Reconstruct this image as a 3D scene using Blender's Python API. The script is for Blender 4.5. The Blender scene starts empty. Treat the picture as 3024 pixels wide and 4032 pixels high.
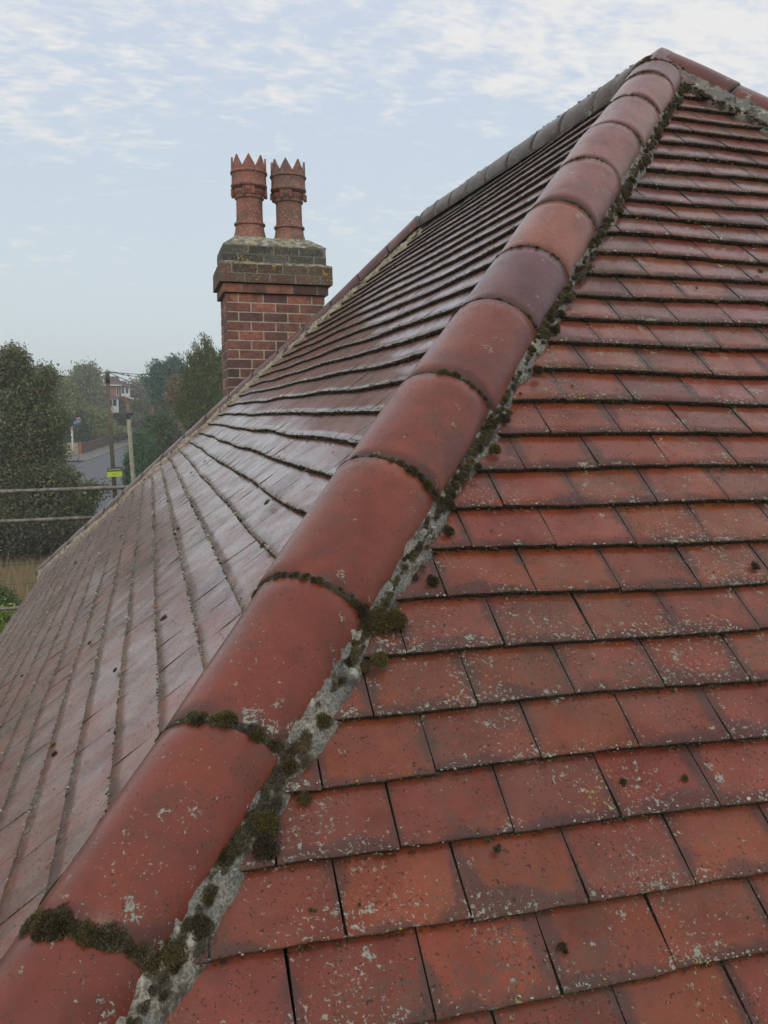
import bpy, math, random
import numpy as np
from mathutils import Vector, Matrix
R_ = random.Random(7)
NR = np.random.RandomState(11)
rad = math.radians
scene = bpy.context.scene
COL = scene.collection

# ------------------------------------------------------------------ camera
H0 = 8.14                                   # height of the roof apex above the street
CAM = np.array([-2.0103, -3.1622, H0 - 1.4373])
YAW, PITCH, ROLL = 0.271715, -0.113483, -0.0018454
F = np.array([math.sin(YAW)*math.cos(PITCH), math.cos(YAW)*math.cos(PITCH), math.sin(PITCH)])
RT = np.array([math.cos(YAW), -math.sin(YAW), 0.0])
UPV = np.cross(RT, F)
r2 = math.cos(ROLL)*RT + math.sin(ROLL)*UPV
u2 = -math.sin(ROLL)*RT + math.cos(ROLL)*UPV
FOC = 3286.3
cam = bpy.data.cameras.new('camera'); cam_o = bpy.data.objects.new('camera', cam); COL.objects.link(cam_o)
cam.sensor_fit = 'VERTICAL'; cam.sensor_height = 36.0; cam.lens = FOC/4032*36.0
cam.clip_start = 0.05; cam.clip_end = 3000
m = Matrix(((r2[0], u2[0], -F[0], CAM[0]), (r2[1], u2[1], -F[1], CAM[1]), (r2[2], u2[2], -F[2], CAM[2]), (0, 0, 0, 1)))
cam_o.matrix_world = m
scene.camera = cam_o

def proj(P):
    d = np.asarray(P) - CAM
    z = d @ F
    return 1512 + FOC*(d @ r2)/z, 2016 - FOC*(d @ u2)/z, z
def at(px, py, zc):                          # a place in the street seen along a direction, zc metres away
    return CAM + zc*(F + (px-1512)/FOC*r2 - (py-2016)/FOC*u2)

# ------------------------------------------------------------------ world and sun
SUN_EL, SUN_AZ = rad(34), rad(205)
w = bpy.data.worlds.new('World'); scene.world = w; w.use_nodes = True
nt = w.node_tree; N = nt.nodes; L = nt.links; N.clear()
def nd(t, **k):
    n = N.new(t)
    for a, b in k.items(): setattr(n, a, b)
    return n
wo = nd('ShaderNodeOutputWorld'); bg = nd('ShaderNodeBackground'); L.new(bg.outputs[0], wo.inputs[0])
bg.inputs[1].default_value = 0.12
sky = nd('ShaderNodeTexSky', sky_type='NISHITA'); sky.sun_disc = False
sky.sun_elevation = SUN_EL; sky.sun_rotation = SUN_AZ; sky.air_density = 1.0; sky.dust_density = 1.5; sky.ozone_density = 1.0
geo = nd('ShaderNodeTexCoord')
sep = nd('ShaderNodeSeparateXYZ'); L.new(geo.outputs['Generated'], sep.inputs[0])
def mth(op, a, b=None, c=None, clamp=False):
    n = nd('ShaderNodeMath', operation=op); n.use_clamp = clamp
    for i, v in enumerate((a, b, c)):
        if v is None: continue
        if isinstance(v, (int, float)): n.inputs[i].default_value = v
        else: L.new(v, n.inputs[i])
    return n.outputs[0]
def mixc(fac, a, b):
    n = nd('ShaderNodeMix', data_type='RGBA'); 
    for s, v in ((n.inputs[0], fac), (n.inputs[6], a), (n.inputs[7], b)):
        if isinstance(v, (int, float)): s.default_value = v
        elif isinstance(v, tuple): s.default_value = v
        else: L.new(v, s)
    return n.outputs[2]
def mrange(v, a, b, c=0.0, d=1.0, smooth=True):
    n = nd('ShaderNodeMapRange'); n.interpolation_type = 'SMOOTHSTEP' if smooth else 'LINEAR'
    L.new(v, n.inputs[0])
    for i, x in enumerate((a, b, c, d)): n.inputs[i+1].default_value = x
    return n.outputs[0]
zc_ = mth('MAXIMUM', sep.outputs[2], 0.0)
den = mth('ADD', zc_, 0.16)
cx_ = mth('DIVIDE', sep.outputs[0], den); cy_ = mth('DIVIDE', sep.outputs[1], den)
cmb = nd('ShaderNodeCombineXYZ'); L.new(cx_, cmb.inputs[0]); L.new(cy_, cmb.inputs[1])
def wnoise(vec, scale, detail, rough, dist=0.0, loc=(0, 0, 0), sc=(1, 1, 1), rot=0.0):
    mp = nd('ShaderNodeMapping'); L.new(vec, mp.inputs[0]); mp.inputs[1].default_value = loc; mp.inputs[3].default_value = sc
    mp.inputs[2].default_value = (0, 0, rot)
    n = nd('ShaderNodeTexNoise'); L.new(mp.outputs[0], n.inputs['Vector'])
    n.inputs['Scale'].default_value = scale; n.inputs['Detail'].default_value = detail
    n.inputs['Roughness'].default_value = rough; n.inputs['Distortion'].default_value = dist
    return n.outputs[0]
fine = wnoise(cmb.outputs[0], 9.5, 6.0, 0.55, 0.45, loc=(3.1, 1.7, 0), sc=(1.0, 1.35, 1), rot=0.5)
big = wnoise(cmb.outputs[0], 0.9, 3.0, 0.5, 0.3, loc=(0.4, 2.2, 0))
rip = wnoise(cmb.outputs[0], 24.0, 3.0, 0.5, 0.6, loc=(7, 3, 0), sc=(1, 2.0, 1), rot=0.7)
val = mth('ADD', mth('MULTIPLY', fine, 0.70), mth('MULTIPLY', rip, 0.30))
val = mth('ADD', val, mth('MULTIPLY', mth('SUBTRACT', big, 0.5), 0.70))
# the cloud sheet lies overhead and thins out towards the horizon
veil = mrange(sep.outputs[2], 0.12, 0.46, -0.15, 0.06)
val = mth('ADD', val, veil)
cl = mrange(val, 0.41, 0.70)
base = mixc(0.86, sky.outputs[0], mixc(mrange(sep.outputs[2], 0.0, 0.5), (6.9, 7.7, 7.9, 1), (5.6, 6.6, 8.0, 1)))
col = mixc(mrange(sep.outputs[2], 0.22, 0.60, 0.0, 0.55), base, (6.6, 6.9, 7.9, 1))
col = mixc(mth('MULTIPLY', cl, 0.78), col, (8.7, 8.4, 8.0, 1))
# ground side of the dome: dull
col = mixc(mrange(sep.outputs[2], -0.02, -0.10), col, (1.1, 1.15, 1.0, 1))
L.new(col, bg.inputs[0])

sun = bpy.data.lights.new('sun', 'SUN'); sun.energy = 0.85; sun.angle = rad(25); sun.color = (1.0, 0.86, 0.70)
sun_o = bpy.data.objects.new('sun', sun); COL.objects.link(sun_o)
# the sun stands behind the photographer
sd = Vector((math.sin(SUN_AZ)*math.cos(SUN_EL), math.cos(SUN_AZ)*math.cos(SUN_EL), math.sin(SUN_EL)))
sun_o.rotation_euler = sd.to_track_quat('Z', 'Y').to_euler(); sun_o.location = (0, 0, 40)

vs = scene.view_settings
vs.view_transform = 'Standard'; vs.look = 'None'; vs.gamma = 1; vs.use_curve_mapping = False; vs.exposure = -0.15
scene.render.engine = 'CYCLES'
cy = scene.cycles
cy.max_bounces = 8; cy.diffuse_bounces = 3; cy.glossy_bounces = 3; cy.transmission_bounces = 4; cy.volume_bounces = 2
cy.use_denoising = True
try: cy.volume_step_rate = 10
except Exception: pass

# ------------------------------------------------------------------ helpers
def link(o, parent=None):
    COL.objects.link(o)
    if parent is not None:
        o.parent = parent
        o.matrix_parent_inverse = parent.matrix_world.inverted() if False else Matrix.Translation(-Vector(wloc(parent)))
    return o
LOCS = {}
def wloc(o): return LOCS.get(o.name, (0, 0, 0))
def tag(o, label=None, cat=None, group=None, kind=None):
    if label: o['label'] = label
    if cat: o['category'] = cat
    if group: o['group'] = group
    if kind: o['kind'] = kind
    return o
def thing(name, label, cat, loc=(0, 0, 0), group=None):
    o = bpy.data.objects.new(name, None); o.empty_display_size = 0.2
    o.location = tuple(float(v) for v in loc); COL.objects.link(o); LOCS[o.name] = tuple(float(v) for v in loc)
    return tag(o, label, cat, group)
def mesh(name, verts, faces, mats, parent=None, origin=None, tint=None, uv=None, uv2=None, midx=None, smooth=False):
    """one mesh object; verts in world coordinates; faces a list, or an Mx4 / Mx3 array"""
    v = np.asarray(verts, dtype=np.float64).reshape(-1, 3)
    if origin is None: origin = (v.min(0)+v.max(0))/2 if len(v) else np.zeros(3)
    origin = np.asarray(origin, dtype=np.float64)
    me = bpy.data.meshes.new(name)
    vl = (v - origin)
    if isinstance(faces, np.ndarray):
        k = faces.shape[1]
        me.vertices.add(len(v)); me.vertices.foreach_set('co', vl.astype(np.float32).ravel())
        me.loops.add(faces.size); me.loops.foreach_set('vertex_index', faces.astype(np.int32).ravel())
        me.polygons.add(len(faces)); me.polygons.foreach_set('loop_start', np.arange(0, faces.size, k, dtype=np.int32))
        me.update(calc_edges=True)
    else:
        me.from_pydata(vl.tolist(), [], faces); me.update()
    for mt in (mats if isinstance(mats, (list, tuple)) else [mats]): me.materials.append(mt)
    if midx is not None: me.polygons.foreach_set('material_index', np.asarray(midx, dtype=np.int32))
    if smooth is True: me.polygons.foreach_set('use_smooth', np.ones(len(me.polygons), dtype=bool))
    elif smooth is not False: me.polygons.foreach_set('use_smooth', np.asarray(smooth, dtype=bool))
    if tint is not None:
        t = np.asarray(tint, dtype=np.float32)
        if t.ndim == 1: t = np.tile(t, (len(v), 1))
        if t.shape[1] == 3: t = np.hstack([t, np.ones((len(t), 1), dtype=np.float32)])
        a = me.color_attributes.new('tint', 'FLOAT_COLOR', 'POINT'); a.data.foreach_set('color', t.ravel())
    if uv is not None:
        li = np.empty(len(me.loops), dtype=np.int32); me.loops.foreach_get('vertex_index', li)
        for nm, u in (('uva', uv), ('uvb', uv2)):
            if u is None: continue
            l = me.uv_layers.new(name=nm); l.data.foreach_set('uv', np.asarray(u, dtype=np.float32)[li].ravel())
    o = bpy.data.objects.new(name, me); o.location = tuple(float(x) for x in origin)
    COL.objects.link(o); LOCS[o.name] = tuple(float(x) for x in origin)
    if parent is not None:
        o.parent = parent; o.matrix_parent_inverse = Matrix.Identity(4)
        pl = wloc(parent); o.location = tuple(float(origin[i]-pl[i]) for i in range(3))
    return o
class MB:
    def __init__(s): s.v = []; s.f = []; s.t = []; s.n = 0; s.m = []; s.ua = []; s.ub = []; s.sm = []
    def add(s, v, f, tint=(1, 1, 1), mi=0, ua=None, ub=None, sm=False):
        v = np.asarray(v, dtype=float).reshape(-1, 3); s.v.append(v)
        for q in f: s.f.append([i+s.n for i in q]); s.m.append(mi if isinstance(mi, int) else 0); s.sm.append(sm)
        if not isinstance(mi, int): s.m[-len(f):] = list(mi)
        s.t.append(np.tile(np.array(tint, dtype=float)[:3], (len(v), 1)) if np.ndim(tint) == 1 else np.asarray(tint)[:, :3])
        s.ua.append(np.zeros((len(v), 2)) if ua is None else ua); s.ub.append(np.zeros((len(v), 2)) if ub is None else ub)
        s.n += len(v)
    def box(s, c, h, rot=None, **k):
        c = np.asarray(c, float); v = np.array([[x, y, z] for x in (-1, 1) for y in (-1, 1) for z in (-1, 1)], float)*np.asarray(h, float)
        if rot is not None: v = v @ np.asarray(rot).T
        s.add(v+c, [(0, 1, 3, 2), (4, 6, 7, 5), (0, 4, 5, 1), (2, 3, 7, 6), (0, 2, 6, 4), (1, 5, 7, 3)], **k)
    def tube(s, pts, r, n=8, cap=True, **k):
        pts = [np.asarray(p, float) for p in pts]
        rr = r if isinstance(r, (list, tuple)) else [r]*len(pts); v = []; f = []
        for i, p in enumerate(pts):
            d = pts[min(i+1, len(pts)-1)]-pts[max(i-1, 0)]; d = d/np.linalg.norm(d)
            a = np.cross(d, [0, 0, 1.0]) if abs(d[2]) < .9 else np.cross(d, [1.0, 0, 0]); a /= np.linalg.norm(a); b = np.cross(d, a)
            for j in range(n):
                t = 2*math.pi*j/n; v.append(p+rr[i]*(math.cos(t)*a+math.sin(t)*b))
        for i in range(len(pts)-1):
            for j in range(n): f.append((i*n+j, i*n+(j+1) % n, (i+1)*n+(j+1) % n, (i+1)*n+j))
        if cap: f.append(tuple(range(n))[::-1]); f.append(tuple((len(pts)-1)*n+j for j in range(n)))
        k.setdefault('sm', True); s.add(v, f, **k)
    def build(s, name, mats, parent=None, origin=None):
        return mesh(name, np.vstack(s.v), s.f, mats, parent, origin, tint=np.vstack(s.t), uv=np.vstack(s.ua), uv2=np.vstack(s.ub), midx=s.m, smooth=s.sm)

# ------------------------------------------------------------------ materials
class NT:
    def __init__(s, name):
        s.m = bpy.data.materials.new(name); s.m.use_nodes = True; s.t = s.m.node_tree; s.t.nodes.clear()
        s.o = s.t.nodes.new('ShaderNodeOutputMaterial'); s.b = s.t.nodes.new('ShaderNodeBsdfPrincipled'); s.t.links.new(s.b.outputs[0], s.o.inputs[0])
    def n(s, t, **k):
        x = s.t.nodes.new(t)
        for a, b in k.items(): setattr(x, a, b)
        return x
    def set(s, sock, v):
        if v is None: return
        if isinstance(v, (int, float)): sock.default_value = v
        elif isinstance(v, tuple):
            sock.default_value = v if len(v) == len(sock.default_value) else tuple(v)+(1,)
        else: s.t.links.new(v, sock)
    def math(s, op, a, b=None, c=None, clamp=False):
        x = s.n('ShaderNodeMath', operation=op); x.use_clamp = clamp
        for i, v in enumerate((a, b, c)): s.set(x.inputs[i], v)
        return x.outputs[0]
    def mix(s, f, a, b, bt='MIX'):
        x = s.n('ShaderNodeMix', data_type='RGBA', blend_type=bt); s.set(x.inputs[0], f); s.set(x.inputs[6], a); s.set(x.inputs[7], b); return x.outputs[2]
    def rng(s, v, a, b, c=0., d=1.):
        x = s.n('ShaderNodeMapRange'); x.interpolation_type = 'SMOOTHSTEP'; s.set(x.inputs[0], v)
        for i, q in enumerate((a, b, c, d)): s.set(x.inputs[i+1], q)
        return x.outputs[0]
    def pos(s): return s.n('ShaderNodeNewGeometry').outputs['Position']
    def noise(s, scale, detail=2, rough=.5, vec=None, dist=0, off=None, sc=None):
        x = s.n('ShaderNodeTexNoise'); v = vec if vec is not None else s.pos()
        if off or sc:
            mp = s.n('ShaderNodeMapping'); s.t.links.new(v, mp.inputs[0]); v = mp.outputs[0]
            if off: mp.inputs[1].default_value = off
            if sc: mp.inputs[3].default_value = sc
        s.t.links.new(v, x.inputs['Vector'])
        x.inputs['Scale'].default_value = scale; x.inputs['Detail'].default_value = detail; x.inputs['Roughness'].default_value = rough; x.inputs['Distortion'].default_value = dist
        return x.outputs[0]
    def voro(s, scale, feat='F1', rnd=1., out=0, vec=None):
        x = s.n('ShaderNodeTexVoronoi', feature=feat); s.t.links.new(vec if vec is not None else s.pos(), x.inputs['Vector']); x.inputs['Scale'].default_value = scale
        x.inputs['Randomness'].default_value = rnd; return x.outputs[out]
    def tint(s): 
        x = s.n('ShaderNodeAttribute', attribute_name='tint'); return x.outputs[0]
    def bump(s, h, strength=.5, dist=.01, normal=None):
        x = s.n('ShaderNodeBump'); x.inputs['Strength'].default_value = strength; x.inputs['Distance'].default_value = dist; s.set(x.inputs['Height'], h)
        if normal is not None: s.set(x.inputs['Normal'], normal)
        return x.outputs[0]
    def out(s, color=None, rough=None, normal=None, **k):
        s.set(s.b.inputs['Base Color'], color); s.set(s.b.inputs['Roughness'], rough)
        if normal is not None: s.set(s.b.inputs['Normal'], normal)
        for a, v in k.items(): s.set(s.b.inputs[a.replace('_', ' ')], v)
        return s.m

def clay_material(name, rim, lich, hip=False, sheen_film=False):
    t = NT(name)
    uva = t.n('ShaderNodeUVMap', uv_map='uva').outputs[0]; uvb = t.n('ShaderNodeUVMap', uv_map='uvb').outputs[0]
    a = t.n('ShaderNodeSeparateXYZ'); t.set(a.inputs[0], uva); b = t.n('ShaderNodeSeparateXYZ'); t.set(b.inputs[0], uvb)
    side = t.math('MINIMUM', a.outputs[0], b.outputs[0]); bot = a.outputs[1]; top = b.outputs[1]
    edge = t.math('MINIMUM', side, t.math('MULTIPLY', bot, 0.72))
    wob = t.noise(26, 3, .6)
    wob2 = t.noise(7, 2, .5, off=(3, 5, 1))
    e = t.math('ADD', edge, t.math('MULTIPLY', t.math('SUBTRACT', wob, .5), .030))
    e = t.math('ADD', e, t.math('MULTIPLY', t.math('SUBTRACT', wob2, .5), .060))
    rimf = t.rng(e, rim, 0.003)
    tint = t.tint()
    mott = t.noise(11, 6, .7, off=(9, 0, 2))
    c = t.mix(t.rng(mott, .38, .66, 0, .75), tint, t.mix(1.0, tint, (.60, .58, .66), 'MULTIPLY'))
    c = t.mix(t.rng(t.noise(4.5, 3, .6, off=(3, 3, 11)), .48, .66, 0, .5), c, t.mix(1.0, tint, (1.22, 1.35, 1.20), 'MULTIPLY'))
    grain = t.noise(340, 2, .6)
    c = t.mix(t.rng(grain, .45, .75, 0, .28), c, t.mix(1.0, tint, (1.35, 1.35, 1.25), 'MULTIPLY'))
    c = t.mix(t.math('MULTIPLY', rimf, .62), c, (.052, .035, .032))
    if hip:
        st = t.noise(6.5, 5, .7, off=(4, 9, 1), sc=(1, 1, 1)); c = t.mix(t.rng(st, .50, .68, 0, .55), c, (.085, .048, .040)); c = t.mix(t.rng(t.noise(75, 4, .7), .56, .66, 0, .35), c, (.075, .045, .036))
    # olive-grey film in broad patches
    film = t.noise(5.0, 5, .65, off=(1, 8, 3))
    filmf = t.math('MULTIPLY', t.rng(film, .45, .64), t.rng(t.noise(120, 4, .7), .40, .60))
    c = t.mix(t.math('MULTIPLY', filmf, .60 if not hip else .12), c, (.085, .074, .050))
    if sheen_film: c = t.mix(t.rng(t.noise(38, 4, .65, off=(7, 2, 2)), .40, .66, .04, .46), c, (.190, .150, .135))  # pale lichen film that also paints the slope's grey sheen into its colour
    # pits and black specks
    sp = t.noise(210, 2, .55, off=(1, 9, 4)); spn = t.noise(22, 2, .5, off=(4, 4, 4))
    spf = t.math('MULTIPLY', t.rng(sp, .615, .66), t.rng(spn, .38 if not hip else .52, .56))
    c = t.mix(t.math('MULTIPLY', spf, .75), c, (.040, .033, .028))
    # crusty grey lichen: clustered specks
    cl = t.noise(6.5 if not hip else 9.0, 3, .6, off=(2, 1, 7))
    ln = t.noise(150, 5, .72, dist=.4)
    near = t.rng(bot, .045, .0, 0, (.03 if sheen_film else .040) if not hip else .0)
    if hip:
        cl = t.math('ADD', t.rng(t.noise(3.2, 1, .5), .35, .72, -.06, .02), t.rng(t.noise(19, 2, .5, off=(5, 2, 2)), .60, .74, 0, .155))
        thr = t.math('SUBTRACT', .648, cl)
    else:
        thr = t.math('SUBTRACT', t.rng(cl, .32, .66, .705, .585), near)
    thr = t.math('SUBTRACT', thr, lich)
    lf = t.rng(t.math('SUBTRACT', ln, thr), .0, .02)
    patch = t.math('MULTIPLY', t.rng(t.noise(24 if not hip else 27, 4, .68, off=(12, 3, 6)), .635 if not hip else .655, .675 if not hip else .70), t.rng(t.noise(230 if not hip else 300, 3, .6, off=(2, 2, 9)), .44 if not hip else .49, .50 if not hip else .54))
    lf = t.math('MAXIMUM', lf, patch)
    lc = t.mix(t.noise(60, 1), (.20, .20, .15), (.42, .43, .36))
    lc = t.mix(t.rng(t.noise(9, 1, .5, off=(8, 8, 0)), .70, .73), lc, (.36, .33, .10))
    c = t.mix(lf, c, lc)
    rough = t.rng(mott, .3, .7, .24, .38) if not hip else t.rng(mott, .3, .7, .26, .36)
    rough = t.mix(t.math('MAXIMUM', t.math('MAXIMUM', lf, spf), t.math('MULTIPLY', filmf, .6)), rough, (.9, .9, .9))
    rough = t.mix(t.math('MULTIPLY', rimf, .5), rough, (.8, .8, .8))
    h = t.math('ADD', t.math('MULTIPLY', grain, .10), t.math('MULTIPLY', lf, .9))
    h = t.math('ADD', h, t.math('MULTIPLY', spf, .5)); h = t.math('ADD', h, t.math('MULTIPLY', t.noise(45, 3, .5), .35 if not hip else .22))
    nrm = t.bump(h, .42 if not hip else .35, .0020)
    dew = t.math('MULTIPLY', t.rng(t.noise(9, 3, .6, off=(6, 1, 0)), .35, .65, .55, 1.), t.math('SUBTRACT', 1., t.math('MAXIMUM', lf, spf)))
    return t.out(c, rough, nrm, Specular_IOR_Level=.16, Coat_Weight=(.10 if 'ridge' in name else dew) if not hip else .7, Coat_Roughness=.17 if not hip else .30, Coat_IOR=1.56 if sheen_film else 1.36)
M = {}
M['tile'] = clay_material('weathered_clay_tile', .0165, 0.0)
M['tile_s'] = clay_material('damp_lichened_tile_painted_sheen', .0150, .006, sheen_film=True)
M['ridge'] = clay_material('lichened_ridge_clay', .020, .02)
M['hip'] = clay_material('smooth_red_hip_clay', .020, 0.0, hip=True)

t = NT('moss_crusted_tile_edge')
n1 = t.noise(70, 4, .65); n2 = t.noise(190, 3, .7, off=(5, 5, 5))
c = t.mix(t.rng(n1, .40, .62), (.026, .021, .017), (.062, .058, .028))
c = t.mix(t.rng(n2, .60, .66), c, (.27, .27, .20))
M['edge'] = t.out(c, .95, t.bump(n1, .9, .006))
t = NT('dark_roof_underlay'); M['under'] = t.out((.018, .014, .012), .95)

t = NT('old_cement_mortar')
n1 = t.noise(40, 5, .7); n2 = t.noise(11, 3, .6, off=(2, 0, 4)); n3 = t.noise(260, 3, .7)
c = t.mix(t.rng(n2, .36, .56), (.40, .36, .27), (.24, .23, .205))
c = t.mix(t.rng(n3, .42, .58, 0, .8), c, (.11, .105, .09))
c = t.mix(t.rng(n1, .56, .66, 0, .9), c, (.50, .47, .38))
c = t.mix(t.rng(t.noise(18, 4, .7, off=(7, 7, 1)), .50, .62, 0, .85), c, (.06, .050, .038))
M['mortar'] = t.out(c, .92, t.bump(t.math('ADD', n1, t.math('MULTIPLY', n3, .4)), .9, .008))
t = NT('pale_yellow_mortar')
n1 = t.noise(30, 5, .7)
c = t.mix(t.rng(n1, .40, .60), (.46, .39, .27), (.20, .18, .14))
c = t.mix(t.rng(t.noise(13, 3, .6, off=(3, 1, 1)), .55, .65), c, (.07, .06, .05))
M['mortar2'] = t.out(c, .92, t.bump(n1, .8, .01))

def leafmat(name, transl=.25, rough=.65):
    t = NT(name); c = t.tint(); t.out(c, rough, Specular_IOR_Level=.25)
    tr = t.n('ShaderNodeBsdfTranslucent'); t.set(tr.inputs[0], c); mx = t.n('ShaderNodeMixShader'); mx.inputs[0].default_value = transl
    t.t.links.new(t.b.outputs[0], mx.inputs[1]); t.t.links.new(tr.outputs[0], mx.inputs[2]); t.t.links.new(mx.outputs[0], t.o.inputs[0]); return t.m
M['leaf'] = leafmat('leaves'); M['moss'] = leafmat('moss_fronds', .15, .9)
t = NT('moss_cushion_body'); n1 = t.noise(160, 4, .7)
M['mossbody'] = t.out(t.mix(t.rng(n1, .4, .65), (.018, .016, .008), (.055, .052, .018)), .98, t.bump(n1, 1, .006))
def plain(name, col, rough=.7, scale=30, var=.25, bump=.3, dist=.005, **k):
    t = NT(name); n = t.noise(scale, 4, .6); d = tuple(x*(1-var) for x in col); l = tuple(min(1, x*(1+var)) for x in col)
    return t.out(t.mix(t.rng(n, .3, .7), d, l), rough, t.bump(n, bump, dist), **k)
def tinted(name, rough=.7, scale=30, var=.3, bump=.3, dist=.005, **k):
    t = NT(name); n = t.noise(scale, 4, .6); c = t.tint()
    return t.out(t.mix(t.rng(n, .3, .7), t.mix(1., c, (1-var,)*3, 'MULTIPLY'), t.mix(1., c, (1+var,)*3, 'MULTIPLY')), rough, t.bump(n, bump, dist), **k)
M['paint'] = tinted('tinted_surface')
M['bark'] = plain('bark', (.075, .06, .045), .9, 8, .4, .6, .03)
M['asphalt'] = plain('asphalt', (.115, .118, .128), .8, 3, .10, .3, .004)
M['asphalt2'] = plain('darker_side_asphalt', (.085, .085, .09), .85, 3, .15, .3, .004)
M['pave'] = plain('pavement_flags', (.17, .155, .145), .85, 1.2, .16, .3, .004)
M['kerb'] = plain('kerb_stone', (.24, .22, .20), .85, 3, .15)
M['grassland'] = plain('rough_grass_ground', (.060, .072, .030), .95, .8, .35, .5, .05)
M['drygrass'] = leafmat('dry_grass', .2, .8)
M['lawn'] = plain('lawn', (.065, .10, .035), .95, 2, .25)
t = NT('galvanised_scaffold_tube'); n1 = t.noise(14, 4, .65); n2 = t.noise(60, 3, .6)
M['galv'] = t.out(t.mix(t.rng(n1, .4, .62), (.27, .255, .225), (.15, .135, .11)), t.rng(n2, .3, .7, .45, .75), t.bump(n2, .3, .002), Metallic=.35)
M['black'] = plain('black_plastic_gutter', (.02, .022, .022), .45, 10, .2)
M['timberpole'] = plain('weathered_timber_pole', (.135, .115, .075), .9, 3, .25, .4, .01)
M['darkpole'] = plain('creosoted_pole_foot', (.05, .038, .030), .9, 3, .25)
M['conc'] = plain('concrete_column', (.30, .285, .215), .85, 5, .18)
M['white'] = plain('white_paint', (.62, .62, .60), .6, 3, .06)
M['glass'] = NT('window_glass').out((.03, .035, .04), .08, Specular_IOR_Level=.6)
M['farbrick'] = plain('orange_brick_wall', (.36, .135, .075), .85, 1.5, .12)
M['farroof'] = plain('brown_roof_tiles', (.105, .060, .050), .85, 1.2, .18)
M['lime'] = plain('lime_board', (.50, .66, .02), .5, 3, .05, 0)
M['limedull'] = plain('dull_lime_band', (.26, .31, .10), .6, 20, .3, 0)
M['boardgrey'] = plain('dark_grey_board', (.085, .10, .095), .6, 6, .1, 0)
M['wallcream'] = plain('cream_render', (.42, .36, .23), .85, 2, .12)
M['wallbrown'] = plain('brown_garden_wall', (.13, .085, .07), .9, 2.5, .25)
M['cable'] = plain('cable_sheath', (.04, .045, .05), .7, 3, .1)

# brick
t = NT('stack_brick'); n1 = t.noise(22, 5, .65); n2 = t.noise(110, 3, .7)
c = t.tint(); c = t.mix(t.rng(n1, .42, .66, 0, .65), c, t.mix(1., c, (.38, .36, .42), 'MULTIPLY'))
c = t.mix(t.rng(n2, .57, .68, 0, .6), c, (.30, .27, .22)); c = t.mix(t.rng(t.noise(6, 4, .65, off=(2, 9, 4)), .46, .64, 0, .6), c, (.10, .070, .055))
M['brick'] = t.out(c, .88, t.bump(n2, .5, .004))
t = NT('lichened_cap_brick'); n1 = t.noise(14, 5, .7); n2 = t.noise(70, 4, .7, off=(3, 3, 3))
c = t.tint(); c = t.mix(t.rng(n1, .46, .60, 0, .6), c, (.135, .130, .080)); c = t.mix(t.rng(n2, .55, .66, 0, .7), c, (.36, .35, .27))
c = t.mix(t.rng(t.noise(9, 4, .6, off=(1, 6, 2)), .62, .66), c, (.42, .30, .05))
M['cap'] = t.out(c, .93, t.bump(n2, .7, .006))
t = NT('flaunching'); n1 = t.noise(20, 5, .7)
c = t.mix(t.rng(n1, .40, .62), (.16, .155, .105), (.42, .40, .31)); c = t.mix(t.rng(t.noise(8, 4, .6, off=(4, 6, 2)), .60, .65), c, (.42, .31, .06))
M['flaunch'] = t.out(c, .95, t.bump(n1, .8, .01))
t = NT('terracotta_pot'); n1 = t.noise(16, 5, .7); n2 = t.noise(60, 4, .7, off=(3, 0, 3)); c = t.tint()
c = t.mix(t.rng(n1, .38, .66, 0, .7), c, t.mix(1., c, (.55, .6, .62), 'MULTIPLY')); c = t.mix(t.rng(n2, .52, .62, 0, .75), c, (.38, .35, .29)); c = t.mix(t.rng(t.noise(7, 4, .65, off=(2, 2, 4)), .48, .62, 0, .6), c, (.13, .105, .085))
M['pot'] = t.out(c, .85, t.bump(n2, .5, .004))
M['capmortar'] = plain('dirty_joint_mortar', (.24, .22, .16), .95, 30, .3)
M['stackmortar'] = plain('brick_joint_mortar', (.52, .46, .38), .95, 30, .2)

# ------------------------------------------------------------------ roof geometry
TH = 0.76083; S_, C_ = math.sin(TH), math.cos(TH); TT = S_/C_
GAUGE = 0.1; TW = 0.167; STEP = 0.015; THK = 0.0132; RIDGE = 2.78; EAVE = 4.34; XA = .0507; KS = 1.101
APEX = np.array([0, 0, H0])
def wav(x, y):
    return .0045*math.sin(1.7*x+.9*y+1) + .0035*math.sin(3.9*x-2.6*y+2.2) + .0022*math.sin(8.3*x+6.1*y)
def roofpt(side, a, d, h):
    """side 'f' = hip end towards the camera (a runs along X), 's' = long side (a runs along Y); d down the slope, h proud of it"""
    if side == 'f': p = np.array([a, -d*C_ - h*S_, -d*S_ + h*C_])
    else:           p = np.array([XA-d*C_ - h*S_, a, -d*S_ + h*C_])
    p[2] += wav(p[0], p[1])*(1.0 if side == 'f' else .85)
    if side == 's' and d > 3.8: p[2] += .08*(d-3.8)**2
    return p + APEX

house = thing('tiled_house', 'house with a hipped roof of lichened red clay tiles, hip tiles and brick chimney', 'house', (0, 0, 0))

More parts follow.
